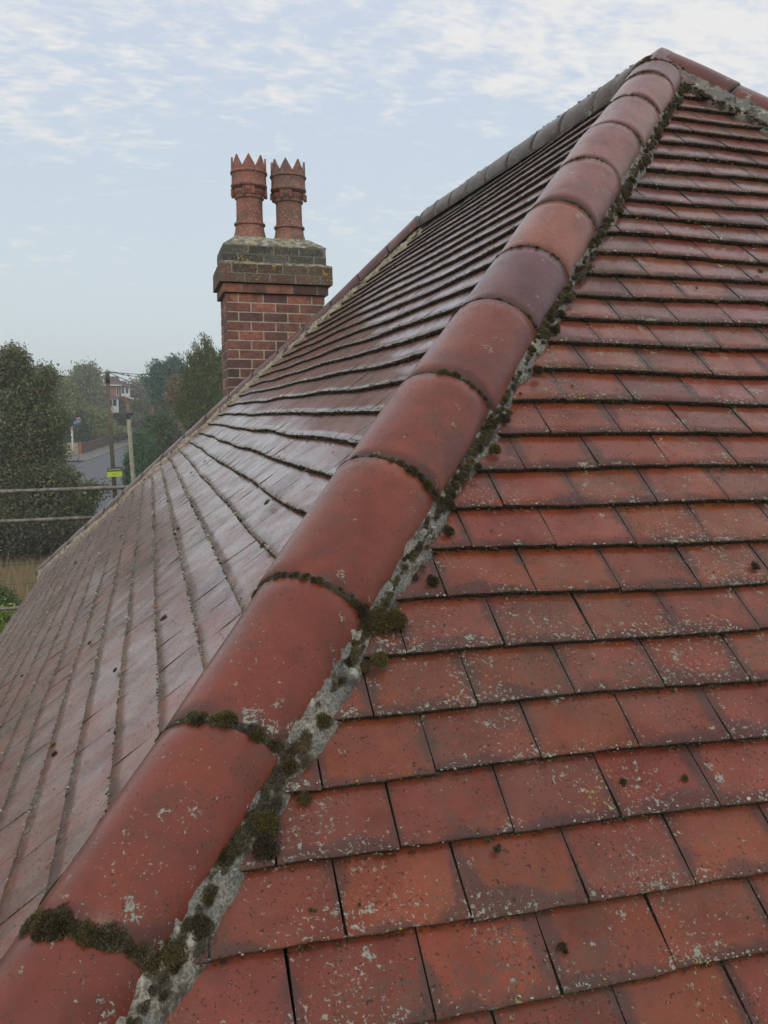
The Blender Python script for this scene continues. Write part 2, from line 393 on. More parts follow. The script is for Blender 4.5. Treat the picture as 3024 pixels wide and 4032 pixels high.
def slab(name, quad, thick, mat):
    q = np.array(quad); n = np.cross(q[1]-q[0], q[-1]-q[0]); n /= np.linalg.norm(n)
    if n[2] < 0: n = -n
    k = len(q); v = np.vstack([q, q-n*thick]); f = [tuple(range(k)), tuple(range(2*k-1, k-1, -1))]
    for i in range(k): f.append((i, i+k, (i+1) % k+k, (i+1) % k))
    return mesh(name, v, f, mat, house)
E = EAVE*C_; ZE = -EAVE*S_
dn = np.array([XA, 0, -.035])
front_slope = slab('front_slope', [APEX+dn, APEX+[-E, -E, ZE]+dn, APEX+[E, -E, ZE]+dn], .05, M['under'])
side_slope = slab('side_slope', [APEX+dn, APEX+[0, RIDGE, 0]+dn, APEX+[-E, RIDGE+E, ZE]+dn, APEX+[-E, -E, ZE]+dn], .05, M['under'])
slab('far_side_slope', [APEX+dn, APEX+[E, -E, ZE]+dn, APEX+[E, RIDGE+E, ZE]+dn, APEX+[0, RIDGE, 0]+dn], .05, M['tile'])
slab('rear_slope', [APEX+[0, RIDGE, 0]+dn, APEX+[E, RIDGE+E, ZE]+dn, APEX+[-E, RIDGE+E, ZE]+dn], .05, M['tile'])
mb = MB(); wl = E-.35
for (x0, y0, x1, y1) in ((-wl, -wl, wl, -wl), (wl, -wl, wl, RIDGE+wl), (wl, RIDGE+wl, -wl, RIDGE+wl), (-wl, RIDGE+wl, -wl, -wl)):
    cxm, cym = (x0+x1)/2, (y0+y1)/2; hx, hy = abs(x1-x0)/2+.12, abs(y1-y0)/2+.12
    mb.box((cxm, cym, 2.6), (max(hx, .12), max(hy, .12), 2.6), tint=(.30, .10, .06))
mb.build('wall', M['paint'], house)

RED = np.array([.222, .0545, .0265])
def tile_tint(side, d):
    r = NR.rand(); k = 1+NR.uniform(-.10, .10)
    c = RED*k*np.array([1, 1+NR.uniform(-.10, .12), 1+NR.uniform(-.12, .18)])
    if side == 'f' and d < 1.75: c = c*(np.array([.98, 1.12, 1.35]) if NR.rand() < .6 else np.array([.80, 1.1, 1.45]))
    elif r < .04: c = c*np.array([.72, .85, 1.1])
    elif r < .13: c = c*np.array([1.12, 1.1, .95])
    if side == 's': c = c*np.array([1.05, 1.0, 1.05])
    return c
def hipl(side, d):      # left and right limits of a slope along its courses
    return (XA-d*C_, XA+d*C_) if side == 'f' else (-d*C_, RIDGE+d*C_)
def make_tile(side, a0, a1, db, nx=5, ny=3):
    GAUGE = .1 if side == 'f' else .1*KS
    jit = NR.uniform(-.0012, .0012); lift = NR.uniform(0, .0012); tilt = NR.uniform(-.0008, .0008); sk = NR.uniform(-.002, .002); cam_ = NR.uniform(-.0003, .0010)
    skd = NR.uniform(-.0010, .0010)
    sidepad = 0. if side == 'f' else .016
    jit += .0030*math.sin(5.1*(a0+db*3)+side.count('s')) 
    if side == 's': tilt *= .4; lift *= .45; cam_ *= .3
    gq = (.0008, .0022) if side == 'f' else (.0000, .0004)
    g0, g1 = a0+NR.uniform(*gq), a1-NR.uniform(*gq)
    ds = [-.028, 0.0, .35*GAUGE, .75*GAUGE, GAUGE-.0025, GAUGE]   # below the upper course
    xs = np.linspace(0, 1, nx)
    V = []; UA = []; UB = []; keepw = False
    ph = NR.uniform(0, 6)
    for ui, u in enumerate(ds):
        d = db-GAUGE+u+jit
        h = STEP*max(u, -.01)/GAUGE + lift*(u/GAUGE)
        if ui == len(ds)-1: h -= .0022
        lo, hi = hipl(side, d); lo += .035; hi -= .035
        for t in xs:
            a = g0+(g1-g0)*t + sk*(u/GAUGE-.5)
            edge_in = .0012 if (t in (0., 1.)) else 0
            a2 = min(max(a, lo), hi)
            if hi > lo and g0 < hi and g1 > lo: keepw = True
            hh = h + tilt*(t-.5)*2 - cam_*(2*t-1)**2 + .0006*math.sin(9*t+ph+u*40)
            dd = d + skd*(t-.5)*2*(u > 0) + (.0009*math.sin(13*t+ph*2) if ui >= len(ds)-2 else 0)
            V.append(roofpt(side, a2, dd, hh)); UA.append((a-g0+sidepad, max(GAUGE-u, 0))); UB.append((g1-a+sidepad, max(u, 0)))
    if not keepw: return None
    n = len(xs); rows = len(ds); f = []; mi = []; sm = []
    def col(i): return [r*n+i for r in range(rows)]
    if (V[-1]-V[-n]) @ (V[-1]-V[-n]) < 1e-6 and (V[n-1]-V[0]) @ (V[n-1]-V[0]) < 1e-6: return None
    flip = side == 's'
    for r in range(rows-1):
        for i in range(n-1):
            q = (r*n+i, (r+1)*n+i, (r+1)*n+i+1, r*n+i+1); q = q[::-1] if flip else q
            f.append(q); mi.append(0); sm.append(True)
    base = len(V)
    for i in range(n):   # bottom front face
        t = xs[i]; a = g0+(g1-g0)*t+sk*.5; d = db+jit; lo, hi = hipl(side, d); a2 = min(max(a, lo+.035), hi-.035)
        p = V[(rows-1)*n+i]; nrm = (np.array([0, -S_, C_]) if side == 'f' else np.array([-S_, 0, C_])); dwn = (np.array([0, -C_, -S_]) if side == 'f' else np.array([-C_, 0, -S_]))
        V.append(p.copy()); V.append(p+dwn*.0008-nrm*.002); V.append(p-nrm*(THK-.002)-dwn*.001)
        UA += [(.5, 0)]*3; UB += [(.5, .1)]*3
    for i in range(n-1):
        c, c2 = base+3*i, base+3*i+3
        for q in ((c, c+1, c2+1, c2), (c+1, c+2, c2+2, c2+1)):
            f.append(q[::-1] if flip else q); mi.append(1); sm.append(False)
    for sidei, ii in ((0, 0), (1, n-1)):
        cl0 = col(ii); k0 = len(V)
        for q in cl0: V.append(V[q].copy()); UA.append((0, .05)); UB.append((0, .05))
        cl = list(range(k0, k0+rows)); st = len(V); nrm = (np.array([0, -S_, C_]) if side == 'f' else np.array([-S_, 0, C_]))
        for q in cl: V.append(V[q]-nrm*THK); UA.append((0, .05)); UB.append((0, .05))
        for r in range(rows-1):
            q = (cl[r], st+r, st+r+1, cl[r+1]); q = q if (sidei == 0) ^ flip else q[::-1]
            f.append(q); mi.append(1); sm.append(False)
    return np.array(V), f, mi, np.array(UA), np.array(UB), sm
# which tiles show, and how large
def visible(side, a, d):
    P = roofpt(side, a, d, .015); x, y, z = proj(P)
    if z < .1 or not (-60 < x < 3084 and -60 < y < 4092): return False
    if side == 's':       # is it hidden by the hip line?
        A, B = CAM, P; fa, fb = A[1]-A[0], B[1]-B[0]
        t = fa/(fa-fb); Q = A+(B-A)*t
        if Q[2] < H0 + Q[0]*TT + .045: return False
    return True
TILES = []
for side in 'fs':
    k = -12
    for k in range(-13, 31):
        db = (3.144 - GAUGE*k) if side == 'f' else 2.484+(3.144 - GAUGE*k + .024 - 2.447)*KS
        if db < .10 or db > EAVE: continue
        ph = (-1.703 if k % 2 == 0 else -1.628)
        tw = TW if side == 'f' else TW*1.06
        if side == 's': ph = -1.66 if k % 2 == 0 else -1.575
        lo, hi = hipl(side, db); i0 = int(math.floor((lo-ph)/tw)); i1 = int(math.ceil((hi-ph)/tw))
        for i in range(i0, i1+1):
            a0 = ph+i*tw; a1 = a0+tw
            g = make_tile(side, a0, a1, db)
            if g is None: continue
            c = ((a0+a1)/2, db-GAUGE/2); area = 0
            if visible(side, *c):
                q = [proj(roofpt(side, aa, dd, .015)) for aa, dd in ((a0, db-GAUGE), (a1, db-GAUGE), (a1, db), (a0, db))]
                area = abs(sum(q[j][0]*q[(j+1) % 4][1]-q[(j+1) % 4][0]*q[j][1] for j in range(4)))/2
            TILES.append((area, side, g, tile_tint(side, db), db, (a0+a1)/2))
TILES.sort(key=lambda q: -q[0])
field = {'f': MB(), 's': MB()}
for j, (area, side, g, tc, db, am) in enumerate(TILES):
    V, f, mi, UA, UB, sm = g
    par = front_slope if side == 'f' else side_slope
    if j < 300 and area > 0:
        mesh('tile', V, f, [M['tile' if side == 'f' else 'tile_s'], M['edge']], par, tint=tc, uv=UA, uv2=UB, midx=mi, smooth=sm)
    else: field[side].add(V, f, tc, mi, UA, UB); field[side].sm[-len(f):] = sm
for side in 'fs':
    par = front_slope if side == 'f' else side_slope
    tag(field[side].build('tile_field', [M['tile' if side == 'f' else 'tile_s'], M['edge']], par), kind='stuff', label='smaller, more distant tiles of the slope')

# ------------------------------------------------------------------ hip and ridge tiles
def arc_tile(P0, P1, wv, nv, halfw, drop, crown, tint, name='hip_tile', taper=.0, ns=18, thick=.014, nl=5, sk0=0., sk1=0., mat=None, s0=1., s1=1.):
    """barrel tile from P0 to P1; wv across, nv up; feet at +-halfw, 'drop' below the line"""
    P0 = np.asarray(P0, float); P1 = np.asarray(P1, float)
    Hh = crown+drop; Rr = (halfw**2+Hh**2)/(2*Hh); am = math.asin(min(1, halfw/Rr)) if Hh <= Rr else math.pi-math.asin(halfw/Rr)
    L_ = np.linalg.norm(P1-P0); V = []; UA = []; UB = []; hv = (P1-P0)/L_
    ll = [0, .004/L_] + list(np.linspace(.12, .88, nl)) + [1-.004/L_, 1]
    offs = [-.0035]+[0]*(len(ll)-2)+[-.0035]
    tw = NR.uniform(-.003, .003); lum = NR.uniform(-.0015, .0015)
    for t, of in zip(ll, offs):
        P = P0+(P1-P0)*t
        for j in range(ns+1):
            a = -am+2*am*j/ns; rr = (Rr+of+taper*(t-.5)+lum*math.sin(3*a+5*t)); sc_ = s0+(s1-s0)*t; rr *= sc_
            # slightly flattened, hand-made section
            V.append(P+wv*(rr*math.sin(a))+nv*(crown*(1-(1-sc_)*1.2)-Rr*sc_+rr*math.cos(a)+tw*(t-.5))+hv*((sk0+(sk1-sk0)*t)*rr*math.sin(a)))
            s = (a+am)*Rr; UA.append((s, t*L_)); UB.append((2*am*Rr-s, (1-t)*L_))
    n = ns+1; R = len(ll); f = []
    for r in range(R-1):
        for j in range(ns): f.append((r*n+j, r*n+j+1, (r+1)*n+j+1, (r+1)*n+j))
    eb = len(V)
    for r in (0, R-1):
        for j in range(n): V.append(V[r*n+j].copy()); UA.append(UA[r*n+j]); UB.append(UB[r*n+j])
    base = len(V); inner = []
    for r in (0, R-1):
        for j in range(n):
            a = -am+2*am*j/ns; P = P0+(P1-P0)*ll[r]
            sc_ = s0 if r == 0 else s1; V.append(P+wv*((Rr*sc_-thick)*math.sin(a))+nv*(crown*(1-(1-sc_)*1.2)-Rr*sc_+(Rr*sc_-thick)*math.cos(a))+hv*((sk0 if r == 0 else sk1)*Rr*math.sin(a))); UA.append((.05, 0)); UB.append((.05, .1))
    for j in range(ns):
        f.append((eb+j+1, eb+j, base+j, base+j+1)); f.append((eb+n+j, eb+n+j+1, base+n+j+1, base+n+j)); f.append((base+j, base+n+j, base+n+j+1, base+j+1))
    # orient
    q = f[(R//2)*ns+ns//2]; nn = np.cross(V[q[1]]-V[q[0]], V[q[2]]-V[q[0]])
    if nn @ nv < 0: f = [tuple(reversed(x)) for x in f]
    return mesh(name, np.array(V), f, mat or M['hip'], house, tint=tint, uv=UA, uv2=UB, smooth=True)
hdir = np.array([1, 1, TT]); hdir /= np.linalg.norm(hdir)
wv = np.array([1, -1, 0])/math.sqrt(2); nv = np.cross(wv, hdir); nv = nv if nv[2] > 0 else -nv
COSD = math.cos(math.acos(S_*S_*0+C_*C_)/2)   # half the angle between the two slopes
DLT = math.acos(C_*C_)/2
E_IN = .130
HALF = E_IN*math.cos(DLT); DROP = E_IN*math.sin(DLT)-.020; CROWN = .066
JT = [-5.55, -5.25, -4.94, -4.63, -4.32, -4.01, -3.690, -3.395, -3.115, -2.805, -2.505, -2.18, -1.885, -1.595, -1.275, -.95, -.64, -.36, -.20]
HIPC = {5: (0.190, 0.0436, 0.0250), 6: (0.202, 0.0449, 0.0250), 7: (0.212, 0.0475, 0.0262), 8: (0.227, 0.0528, 0.0272), 9: (0.219, 0.0528, 0.0284), 10: (0.209, 0.0515, 0.0296), 11: (.145, .050, .048), 12: (0.270, 0.0792, 0.0426), 13: (0.219, 0.0561, 0.0329), 14: (0.219, 0.0581, 0.0353), 15: (0.227, 0.0647, 0.0426), 16: (0.227, 0.0607, 0.0369), 17: (0.176, 0.0561, 0.0426)}
LMAX = (EAVE-.02)/C_*math.sqrt(2+TT*TT)*C_*0 + EAVE*C_*math.sqrt(2+TT*TT)
AP2 = APEX+np.array([XA, 0, 0])
def drift(t): return .006*min(1, max(0, (-t-2.7)/.9))
SK = {-3.690: .16, -3.395: .20, -3.115: .08, -2.18: .10}
def skew(t): return SK.get(t, .02)
def hsc(t):
    k = min(1, max(0, (-t-2.7)/.9)); return 1-.14*k*k*(3-2*k)
def hipz(t):   # small unevenness along the hip
    return .004*math.sin(4.1*t+.7)
for i in range(len(JT)-1):
    t0, t1 = JT[i], JT[i+1]
    if t0 < -LMAX: continue
    gap = .0035
    j0, j1 = NR.uniform(-.003, .003, 2)
    lat = NR.uniform(-.003, .003)
    o = arc_tile(AP2+hdir*(t0+gap)+nv*(hipz(t0)+j0)+wv*(lat+drift(t0)), AP2+hdir*(t1-gap)+nv*(hipz(t1)+j1*.5)+wv*(lat+drift(t1)), wv, nv, HALF, DROP, CROWN+NR.uniform(-.002, .002), HIPC.get(i, (.205, .048, .028)), sk0=skew(t0), sk1=skew(t1), s0=hsc(t0), s1=hsc(t1))
    if i == 11: o['label'] = 'dark purple hip tile'
    if i == 12: o['label'] = 'paler orange hip tile above the purple one'
# apex cap: rounded block where three lines meet
def apex_cap():
    V = []; UA = []; nA = 40; nR_ = 8
    Vc = AP2+np.array([0.0, 0.0, .060])
    V.append(Vc); rings = []
    for r in range(1, nR_+1):
        for j in range(nA):
            a = 2*math.pi*j/nA; dx, dy = math.cos(a), math.sin(a); rr = .20*r/nR_
            x, y = rr*dx, rr*dy
            zz = max(-max(-y, abs(x))*TT, -99) if y < 0 or abs(x) > 0 else 0
            zz = -TT*max(abs(x), -y, 0)
            lift = .075-.035*(r/nR_)**2
            z = -math.log(sum(math.exp(-k*24) for k in (-TT*abs(x), TT*y if y < 0 else 0, 0))/3)/24 if False else zz
            V.append(AP2+np.array([x, y, z*.96+lift-.012*(r/nR_)]))
    f = [(0, 1+j, 1+(j+1) % nA) for j in range(nA)]
    for r in range(nR_-1):
        for j in range(nA): f.append((1+r*nA+j, 1+(r+1)*nA+j, 1+(r+1)*nA+(j+1) % nA, 1+r*nA+(j+1) % nA))
    V = np.array(V)
    for it in range(6):      # soften the creases
        W = V.copy()
        for r in range(nR_-1):
            for j in range(nA):
                q = 1+r*nA+j; nb = [1+r*nA+(j+1) % nA, 1+r*nA+(j-1) % nA, 1+(r+1)*nA+j, (1+(r-1)*nA+j) if r > 0 else 0]
                W[q] = .4*V[q]+.6*V[nb].mean(0)
        V = W
    UA = np.full((len(V), 2), .05); UA[-nA:] = 0
    mesh('apex_cap', V, f, M['hip'], house, tint=(.16, .066, .058), uv=UA, uv2=np.full((len(V), 2), .06), smooth=True)
apex_cap()
# right-hand hip and its tiles
hd2 = np.array([1, -1, -TT]); hd2 /= np.linalg.norm(hd2); wv2 = np.array([1, 1, 0])/math.sqrt(2); nv2 = np.cross(hd2, wv2); nv2 = nv2 if nv2[2] > 0 else -nv2
t0 = .03
while t0 < LMAX-.1:
    arc_tile(AP2+hd2*(t0+.003), AP2+hd2*(t0+.305), wv2, nv2, HALF*.9, DROP, CROWN*.82, tuple(np.array([.16, .042, .030])*NR.uniform(.85, 1.12)), taper=.006)
    t0 += .31
# far hip
hd3 = np.array([-1, 1, -TT]); hd3 /= np.linalg.norm(hd3); wv3 = wv2; nv3 = np.cross(hd3, wv3); nv3 = nv3 if nv3[2] > 0 else -nv3
FAR = AP2+[0, RIDGE, 0]
def bumpz(t): return nv3*.045*math.exp(-(t/.8)**2)
t0 = .10
while t0 < LMAX-.1:
    arc_tile(FAR+hd3*(t0+.004)+bumpz(t0), FAR+hd3*(t0+.306)+bumpz(t0+.3), wv3, nv3, HALF, DROP, CROWN, tuple(np.array([.155, .074, .060])*NR.uniform(.85, 1.15)), ns=12)
    t0 += .312
hd4 = np.array([1, 1, -TT]); hd4 /= np.linalg.norm(hd4); nv4 = np.cross(hd4, wv); nv4 = nv4 if nv4[2] > 0 else -nv4
t0 = .10
while t0 < LMAX-.1:
    arc_tile(FAR+hd4*(t0+.004), FAR+hd4*(t0+.306), wv, nv4, HALF, DROP, CROWN, tuple(np.array([.17, .05, .037])*NR.uniform(.85, 1.15)), ns=8)
    t0 += .312
# ridge tiles: grey with lichen, lower section
def ridge_z(y): return -.040+.018*y
y0 = -.02; XV = np.array([1., 0, 0]); ZV = np.array([0, 0, 1.])
while y0 < RIDGE-.05:
    y1 = min(y0+.302, RIDGE-.0)
    o = arc_tile(APEX+[.03, y0+.0005, ridge_z(y0)], APEX+[.03, y1, ridge_z(y1)], XV, ZV, .128, .085, .066, tuple(np.array([.105, .075, .052])*NR.uniform(.9, 1.1)), name='ridge_tile', ns=14, mat=M['ridge'])
    o['label'] = 'grey lichened ridge tile'
    y0 += .305

# ------------------------------------------------------------------ mortar bedding
def frac(x): return x-math.floor(x)
def hsh(i, s=0.): return frac(math.sin(i*12.9898+s*78.233)*43758.5453)
def sn(x, s=0.):
    i = math.floor(x); f = x-i; f = f*f*(3-2*f); return hsh(i, s)*(1-f)+hsh(i+1, s)*f
def fbm(x, s=0.): return sn(x, s)*.5+sn(x*2.1+7, s)*.27+sn(x*4.7+3, s)*.15+sn(x*10.3, s)*.08
def bedding(apex, hd, wv_, sgn, nslope, e0, width, up, lmax, s, mat, tip=0., amp=.9, tstart=.1, dr=0.):
    """rough fillet of mortar from under the hip tile out on to the slope; hd points down the hip"""
    inpl = np.cross(nslope, hd); inpl /= np.linalg.norm(inpl)
    if inpl @ (wv_*sgn) < 0: inpl = -inpl
    V = []; f = []; step = .012; n = int((lmax-tstart)/step); m_ = 7
    for i in range(n):
        t = tstart+i*step; wd = width*(1-amp+amp*2*fbm(t*5.5, s)) + .012*(fbm(t*30, s+3)-.5)
        for j in range(m_):
            u = j/(m_-1); e = e0+(drift(-t)*.87-.13*(1-hsc(-t)) if dr else 0)-.03+(wd+.03)*u
            h = up*(1-u)**1.2*(.7+.5*fbm(t*14+u*3, s+5)) + .0075*(fbm(t*45+u*9, s+9)-.5)*2 + .006*(fbm(t*11+u*4, s+13)-.5)*2 + .012 - .020*(u == 1)
            p = apex+hd*t+inpl*e+nslope*h; p[2] += wav(p[0], p[1]); V.append(p)
    for i in range(n-1):
        for j in range(m_-1): f.append((i*m_+j, i*m_+j+1, (i+1)*m_+j+1, (i+1)*m_+j))
    o = mesh('mortar_bedding', V, f, mat, house, smooth=True); return o
nF = np.array([0, -S_, C_]); nS = np.array([-S_, 0, C_])
bedding(AP2, -hdir, wv, 1, nF, E_IN-.004, .026, .022, LMAX, 1.0, M['mortar'], amp=.95, dr=1)
bedding(AP2, -hdir, wv, -1, nS, E_IN-.004, .016, .020, LMAX, 2.0, M['mortar'], amp=.9)
bedding(AP2, hd2, wv2, -1, nF, E_IN-.01, .060, .032, LMAX, 3.0, M['mortar'], amp=.7)
bedding(FAR, hd3, wv3, -1, nS, E_IN-.01, .055, .030, LMAX, 4.0, M['mortar2'], amp=.6)
bedding(AP2, np.array([0, 1., 0]), np.array([-1., 0, 0]), 1, nS, .135, .03, .030, RIDGE, 5.0, M['mortar'], amp=.6)

# ------------------------------------------------------------------ moss
class Moss:
    def __init__(s): s.V = []; s.F = []; s.T = []; s.n = 0
    def cushion(s, c, nrm, r, n=120, hgt=.46, col=None, ax=None, st=1.0):
        """dome of short fronds around a lumpy body"""
        c = np.asarray(c, float); nrm = nrm/np.linalg.norm(nrm)
        a = np.cross(nrm, [.31, .2, .93]); a /= np.linalg.norm(a); b = np.cross(nrm, a)
        if ax is not None: a = ax/np.linalg.norm(ax); b = np.cross(nrm, a)
        th = NR.rand(n)*2*math.pi; ph = np.arccos(1-NR.rand(n)*1.0)
        d = (np.sin(ph)*np.cos(th))[:, None]*a*st + (np.sin(ph)*np.sin(th))[:, None]*b + (np.cos(ph)*hgt)[:, None]*nrm
        lump = 1+.16*np.sin(th*3+ph*4+NR.rand()*6)
        base = c+d*(r*.84*lump)[:, None]
        dd = d/np.linalg.norm(d, axis=1)[:, None]
        L_ = r*NR.uniform(.02, .13, n) + .0012; w_ = np.maximum(r*.030, .0006)*NR.uniform(.8, 1.6, n)
        tn = NR.randn(n, 3); tn -= (tn*dd).sum(1)[:, None]*dd; tn /= np.linalg.norm(tn, axis=1)[:, None]
        lean = NR.randn(n, 3)*.35
        tip = base+(dd+lean)*L_[:, None]
        v = np.stack([base-tn*w_[:, None], base+tn*w_[:, None], tip], 1).reshape(-1, 3)
        col = np.array(col if col is not None else (.085, .078, .030))*NR.uniform(.7, 1.35)*np.array([1, NR.uniform(.9, 1.12), NR.uniform(.7, 1.2)])
        k = NR.uniform(.5, 1.5, n)[:, None]; cc = col*k
        pale = NR.rand(n) < .16; cc[pale] = np.array([.20, .18, .11])*NR.uniform(.7, 1.2, (pale.sum(), 1))
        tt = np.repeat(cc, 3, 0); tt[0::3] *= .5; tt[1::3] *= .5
        s.V.append(v); s.F.append(np.arange(3*n).reshape(-1, 3)+s.n); s.T.append(tt); s.n += 3*n
        # body
        m1, m2 = 9, 5; bv = []
        for i in range(m2+1):
            p_ = (i/m2)*math.pi/2
            for j in range(m1):
                t_ = 2*math.pi*j/m1; q = .86*r*(1+.10*math.sin(t_*3+p_*4))
                bv.append(c+q*(math.cos(p_)*math.cos(t_)*a*st+math.cos(p_)*math.sin(t_)*b+math.sin(p_)*hgt*nrm)-nrm*.002)
        bf = []
        for i in range(m2):
            for j in range(m1):
                A, B, C2, D2 = i*m1+j, i*m1+(j+1) % m1, (i+1)*m1+(j+1) % m1, (i+1)*m1+j; bf += [(A, B, C2), (A, C2, D2)]
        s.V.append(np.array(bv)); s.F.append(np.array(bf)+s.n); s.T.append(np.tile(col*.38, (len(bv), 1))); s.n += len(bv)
    def build(s, name, parent, **k):
        return mesh(name, np.vstack(s.V), np.vstack(s.F), M['moss'], parent, tint=np.vstack(s.T), **k)
OL = (.150, .120, .045); DK = (.090, .068, .042); GY = (.200, .168, .115)
def hip_surf(t, ang, sk=0.):      # a point on the barrel at t along the hip, angle from the crown (+ = right)
    Hh = CROWN+DROP; Rr = (HALF**2+Hh**2)/(2*Hh); am = math.pi-math.asin(min(1, HALF/Rr)) if Hh > Rr else math.asin(HALF/Rr)
    a = ang*am; n = wv*math.sin(a)+nv*math.cos(a)
    q = hsc(t); return AP2+hdir*(t+sk*Rr*math.sin(a))+wv*drift(t)+nv*(CROWN*(1-(1-q)*1.2)-Rr*q+hipz(t))+n*Rr*q, n
joints = MB()
jm = Moss()
# heavy moss on joints: (t, from, to, radius, density)
for (t, a0, a1, r, cnt) in ((-3.690, -.62, .98, .0165, 24), (-3.690, -.20, .98, .016, 16), (-3.690, -.93, -.80, .013, 4), (-3.395, .12, .98, .014, 14), (-3.395, -.15, .1, .010, 4), (-3.395, -.95, -.68, .010, 5),
                          (-3.115, -.95, -.55, .011, 5), (-3.115, -.2, 1.0, .010, 18), (-3.115, .72, 1.0, .022, 6), (-2.805, -.95, .98, .010, 26), (-2.805, .2, .9, .011, 8),
                          (-2.505, .1, 1.0, .009, 12), (-2.505, -.9, -.3, .005, 8), (-2.18, -.9, 1.0, .0095, 26), (-2.18, -.1, .3, .013, 4), (-1.885, -.9, .7, .0045, 14), (-1.885, -.05, .12, .009, 2),
                          (-1.595, .3, 1.0, .004, 8), (-1.275, -.8, 1.0, .0045, 16), (-.95, -.8, 1.0, .0042, 16), (-.64, -.8, 1., .004, 14), (-.36, -.9, 1., .006, 16), (-.20, -.9, 1., .007, 16)):
    r *= .86
    for k in range(int(cnt*1.3)):
        a = NR.uniform(a0, a1); rr = r*(.45+.85*NR.rand()**1.3)*(.6+.8*sn(a*6+t*9, 2))
        p, n = hip_surf(t+NR.uniform(-.004, .004), a, skew(t))
        jm.cushion(p-n*rr*.15, n, rr, n=int(80+rr*40000), col=[OL, GY, DK][NR.choice(3, p=[.5, .3, .2])])
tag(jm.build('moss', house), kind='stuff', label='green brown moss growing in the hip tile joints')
# dark joint filler under all hip joints
for t in JT[3:]:
    jb = MB(); V = []; n_ = 24
    for k in range(n_+1):
        a = -1+2*k/n_; p, n = hip_surf(t, a, skew(t))
        for (dt, dn_) in ((-.007, -.004), (-.003, .0006*(1+sn(k*2.7, t))), (.003, .0006), (.007, -.004)): V.append(p+hdir*dt+n*(dn_-.001))
    f = [(k*4+j, k*4+j+1, (k+1)*4+j+1, (k+1)*4+j) for k in range(n_) for j in range(3)]
    jb.add(V, f, (.04, .035, .03), sm=True)
    jb.build('joint_mortar', M['edge'], house)
# chain of moss between hip tiles and the bedding on the right
rm = Moss()
inF = np.cross(nF, hdir); inF = inF/np.linalg.norm(inF); inF = inF if inF @ wv > 0 else -inF
t = -4.4
while t < -.15:
    dens = (.92 if sn(t*5.2, 12) > .30 else .25) if t < -1.9 else .6
    big_ = sn(t*4.3, 6)
    for q in range(3):
        if NR.rand() < dens:
            r = (.0038+.0085*big_**1.5)*NR.uniform(.5, 1.4) if t < -1.85 else .003+.010*NR.rand()**2
            e = E_IN+NR.uniform(-.008, .012)+(.006*big_ if t < -1.9 else .022*NR.rand())+.020*(NR.rand() < .06)*(t < -1.9)+drift(t)*.87-.13*(1-hsc(t))-.011
            p = AP2+hdir*t+inF*e+nF*.022; p[2] += wav(p[0], p[1])
            rm.cushion(p, nF+.35*wv, r, n=int(60+r*40000), col=[OL, GY, DK, GY][NR.randint(4)], ax=hdir, st=NR.uniform(1.1, 2.0))
    t += NR.uniform(.006, .016)
for (tt, e, r) in ((-3.66, .135, .026), (-3.62, .15, .020), (-3.50, .17, .024), (-3.47, .158, .021), (-3.385, .14, .017), (-3.30, .15, .016), (-3.165, .175, .019), (-3.10, .14, .032), (-3.085, .165, .026), (-3.12, .12, .026), (-2.98, .185, .015), (-2.86, .165, .015), (-2.80, .14, .018), (-2.60, .165, .017), (-2.50, .15, .018), (-2.30, .165, .016), (-2.16, .14, .020), (-2.13, .155, .017), (-2.09, .13, .018), (-2.05, .15, .015), (-1.98, .145, .016)):
    p = AP2+hdir*tt+inF*(e-.13*(1-hsc(tt))-.006)+nF*.020; p[2] += wav(p[0], p[1]); rm.cushion(p, nF+.2*wv, r*.78, n=900, col=[DK, OL][NR.randint(2)], hgt=.6)
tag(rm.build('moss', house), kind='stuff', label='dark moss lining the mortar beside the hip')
# moss on the ridge, round the apex and along the far bedding
um = Moss(); y = .05
while y < RIDGE:
    if sn(y*6, 3) > .35:
        for q in range(2):
            x = .03+NR.uniform(-.09, .03); p = APEX+np.array([x, y+NR.uniform(-.01, .01), ridge_z(y)+.078-.9*(x-.03)**2/.13]); um.cushion(p, np.array([-.3, 0, 1.]), .003+.010*NR.rand()**3, n=40, col=[GY, OL, DK][NR.randint(3)])
    y += .022
t = .05
while t < 1.3:
    for q in range(4):
        e = E_IN+.005+NR.rand()*.075*(1.2-.5*t); p = AP2+hd2*t-np.cross(nF, hd2)/np.linalg.norm(np.cross(nF, hd2))*e*(1 if (np.cross(nF, hd2) @ wv2) > 0 else -1)+nF*.022
        um.cushion(p, nF, .003+.011*NR.rand()**2, n=60, col=[GY, OL, DK, DK][NR.randint(4)])
    t += .014
for k in range(60):
    p = AP2+np.array([NR.uniform(-.02, .10), 0, 0])-hd2*0+hdir*0; d_ = NR.uniform(.10, .24); a_ = NR.uniform(-.35, .75)*d_
    p = roofpt('f', XA+a_, d_, .02+.02*(d_ < .16)); um.cushion(p, nF, .004+.010*NR.rand()**2, n=70, col=[GY, OL, DK][NR.randint(3)])
tag(um.build('moss', house), kind='stuff', label='grey green moss crusting the ridge and the top of the hip')
# thin moss along the left edge of the hip tiles
lm = Moss(); inS = np.cross(nS, hdir); inS /= np.linalg.norm(inS); inS = inS if inS @ wv < 0 else -inS
t = -4.3
while t < -.2:
    if sn(t*7, 8) > .45:
        r = .0035+.005*sn(t*7, 8); p = AP2+hdir*t+inS*(E_IN-drift(t)*.87+NR.uniform(-.002, .006))+nS*.014; p[2] += wav(p[0], p[1])
        lm.cushion(p, nS-.4*wv, r, n=40, col=[OL, GY][NR.randint(2)])
    t += .009
tag(lm.build('moss', house), kind='stuff', label='thin line of moss on the shaded side of the hip')
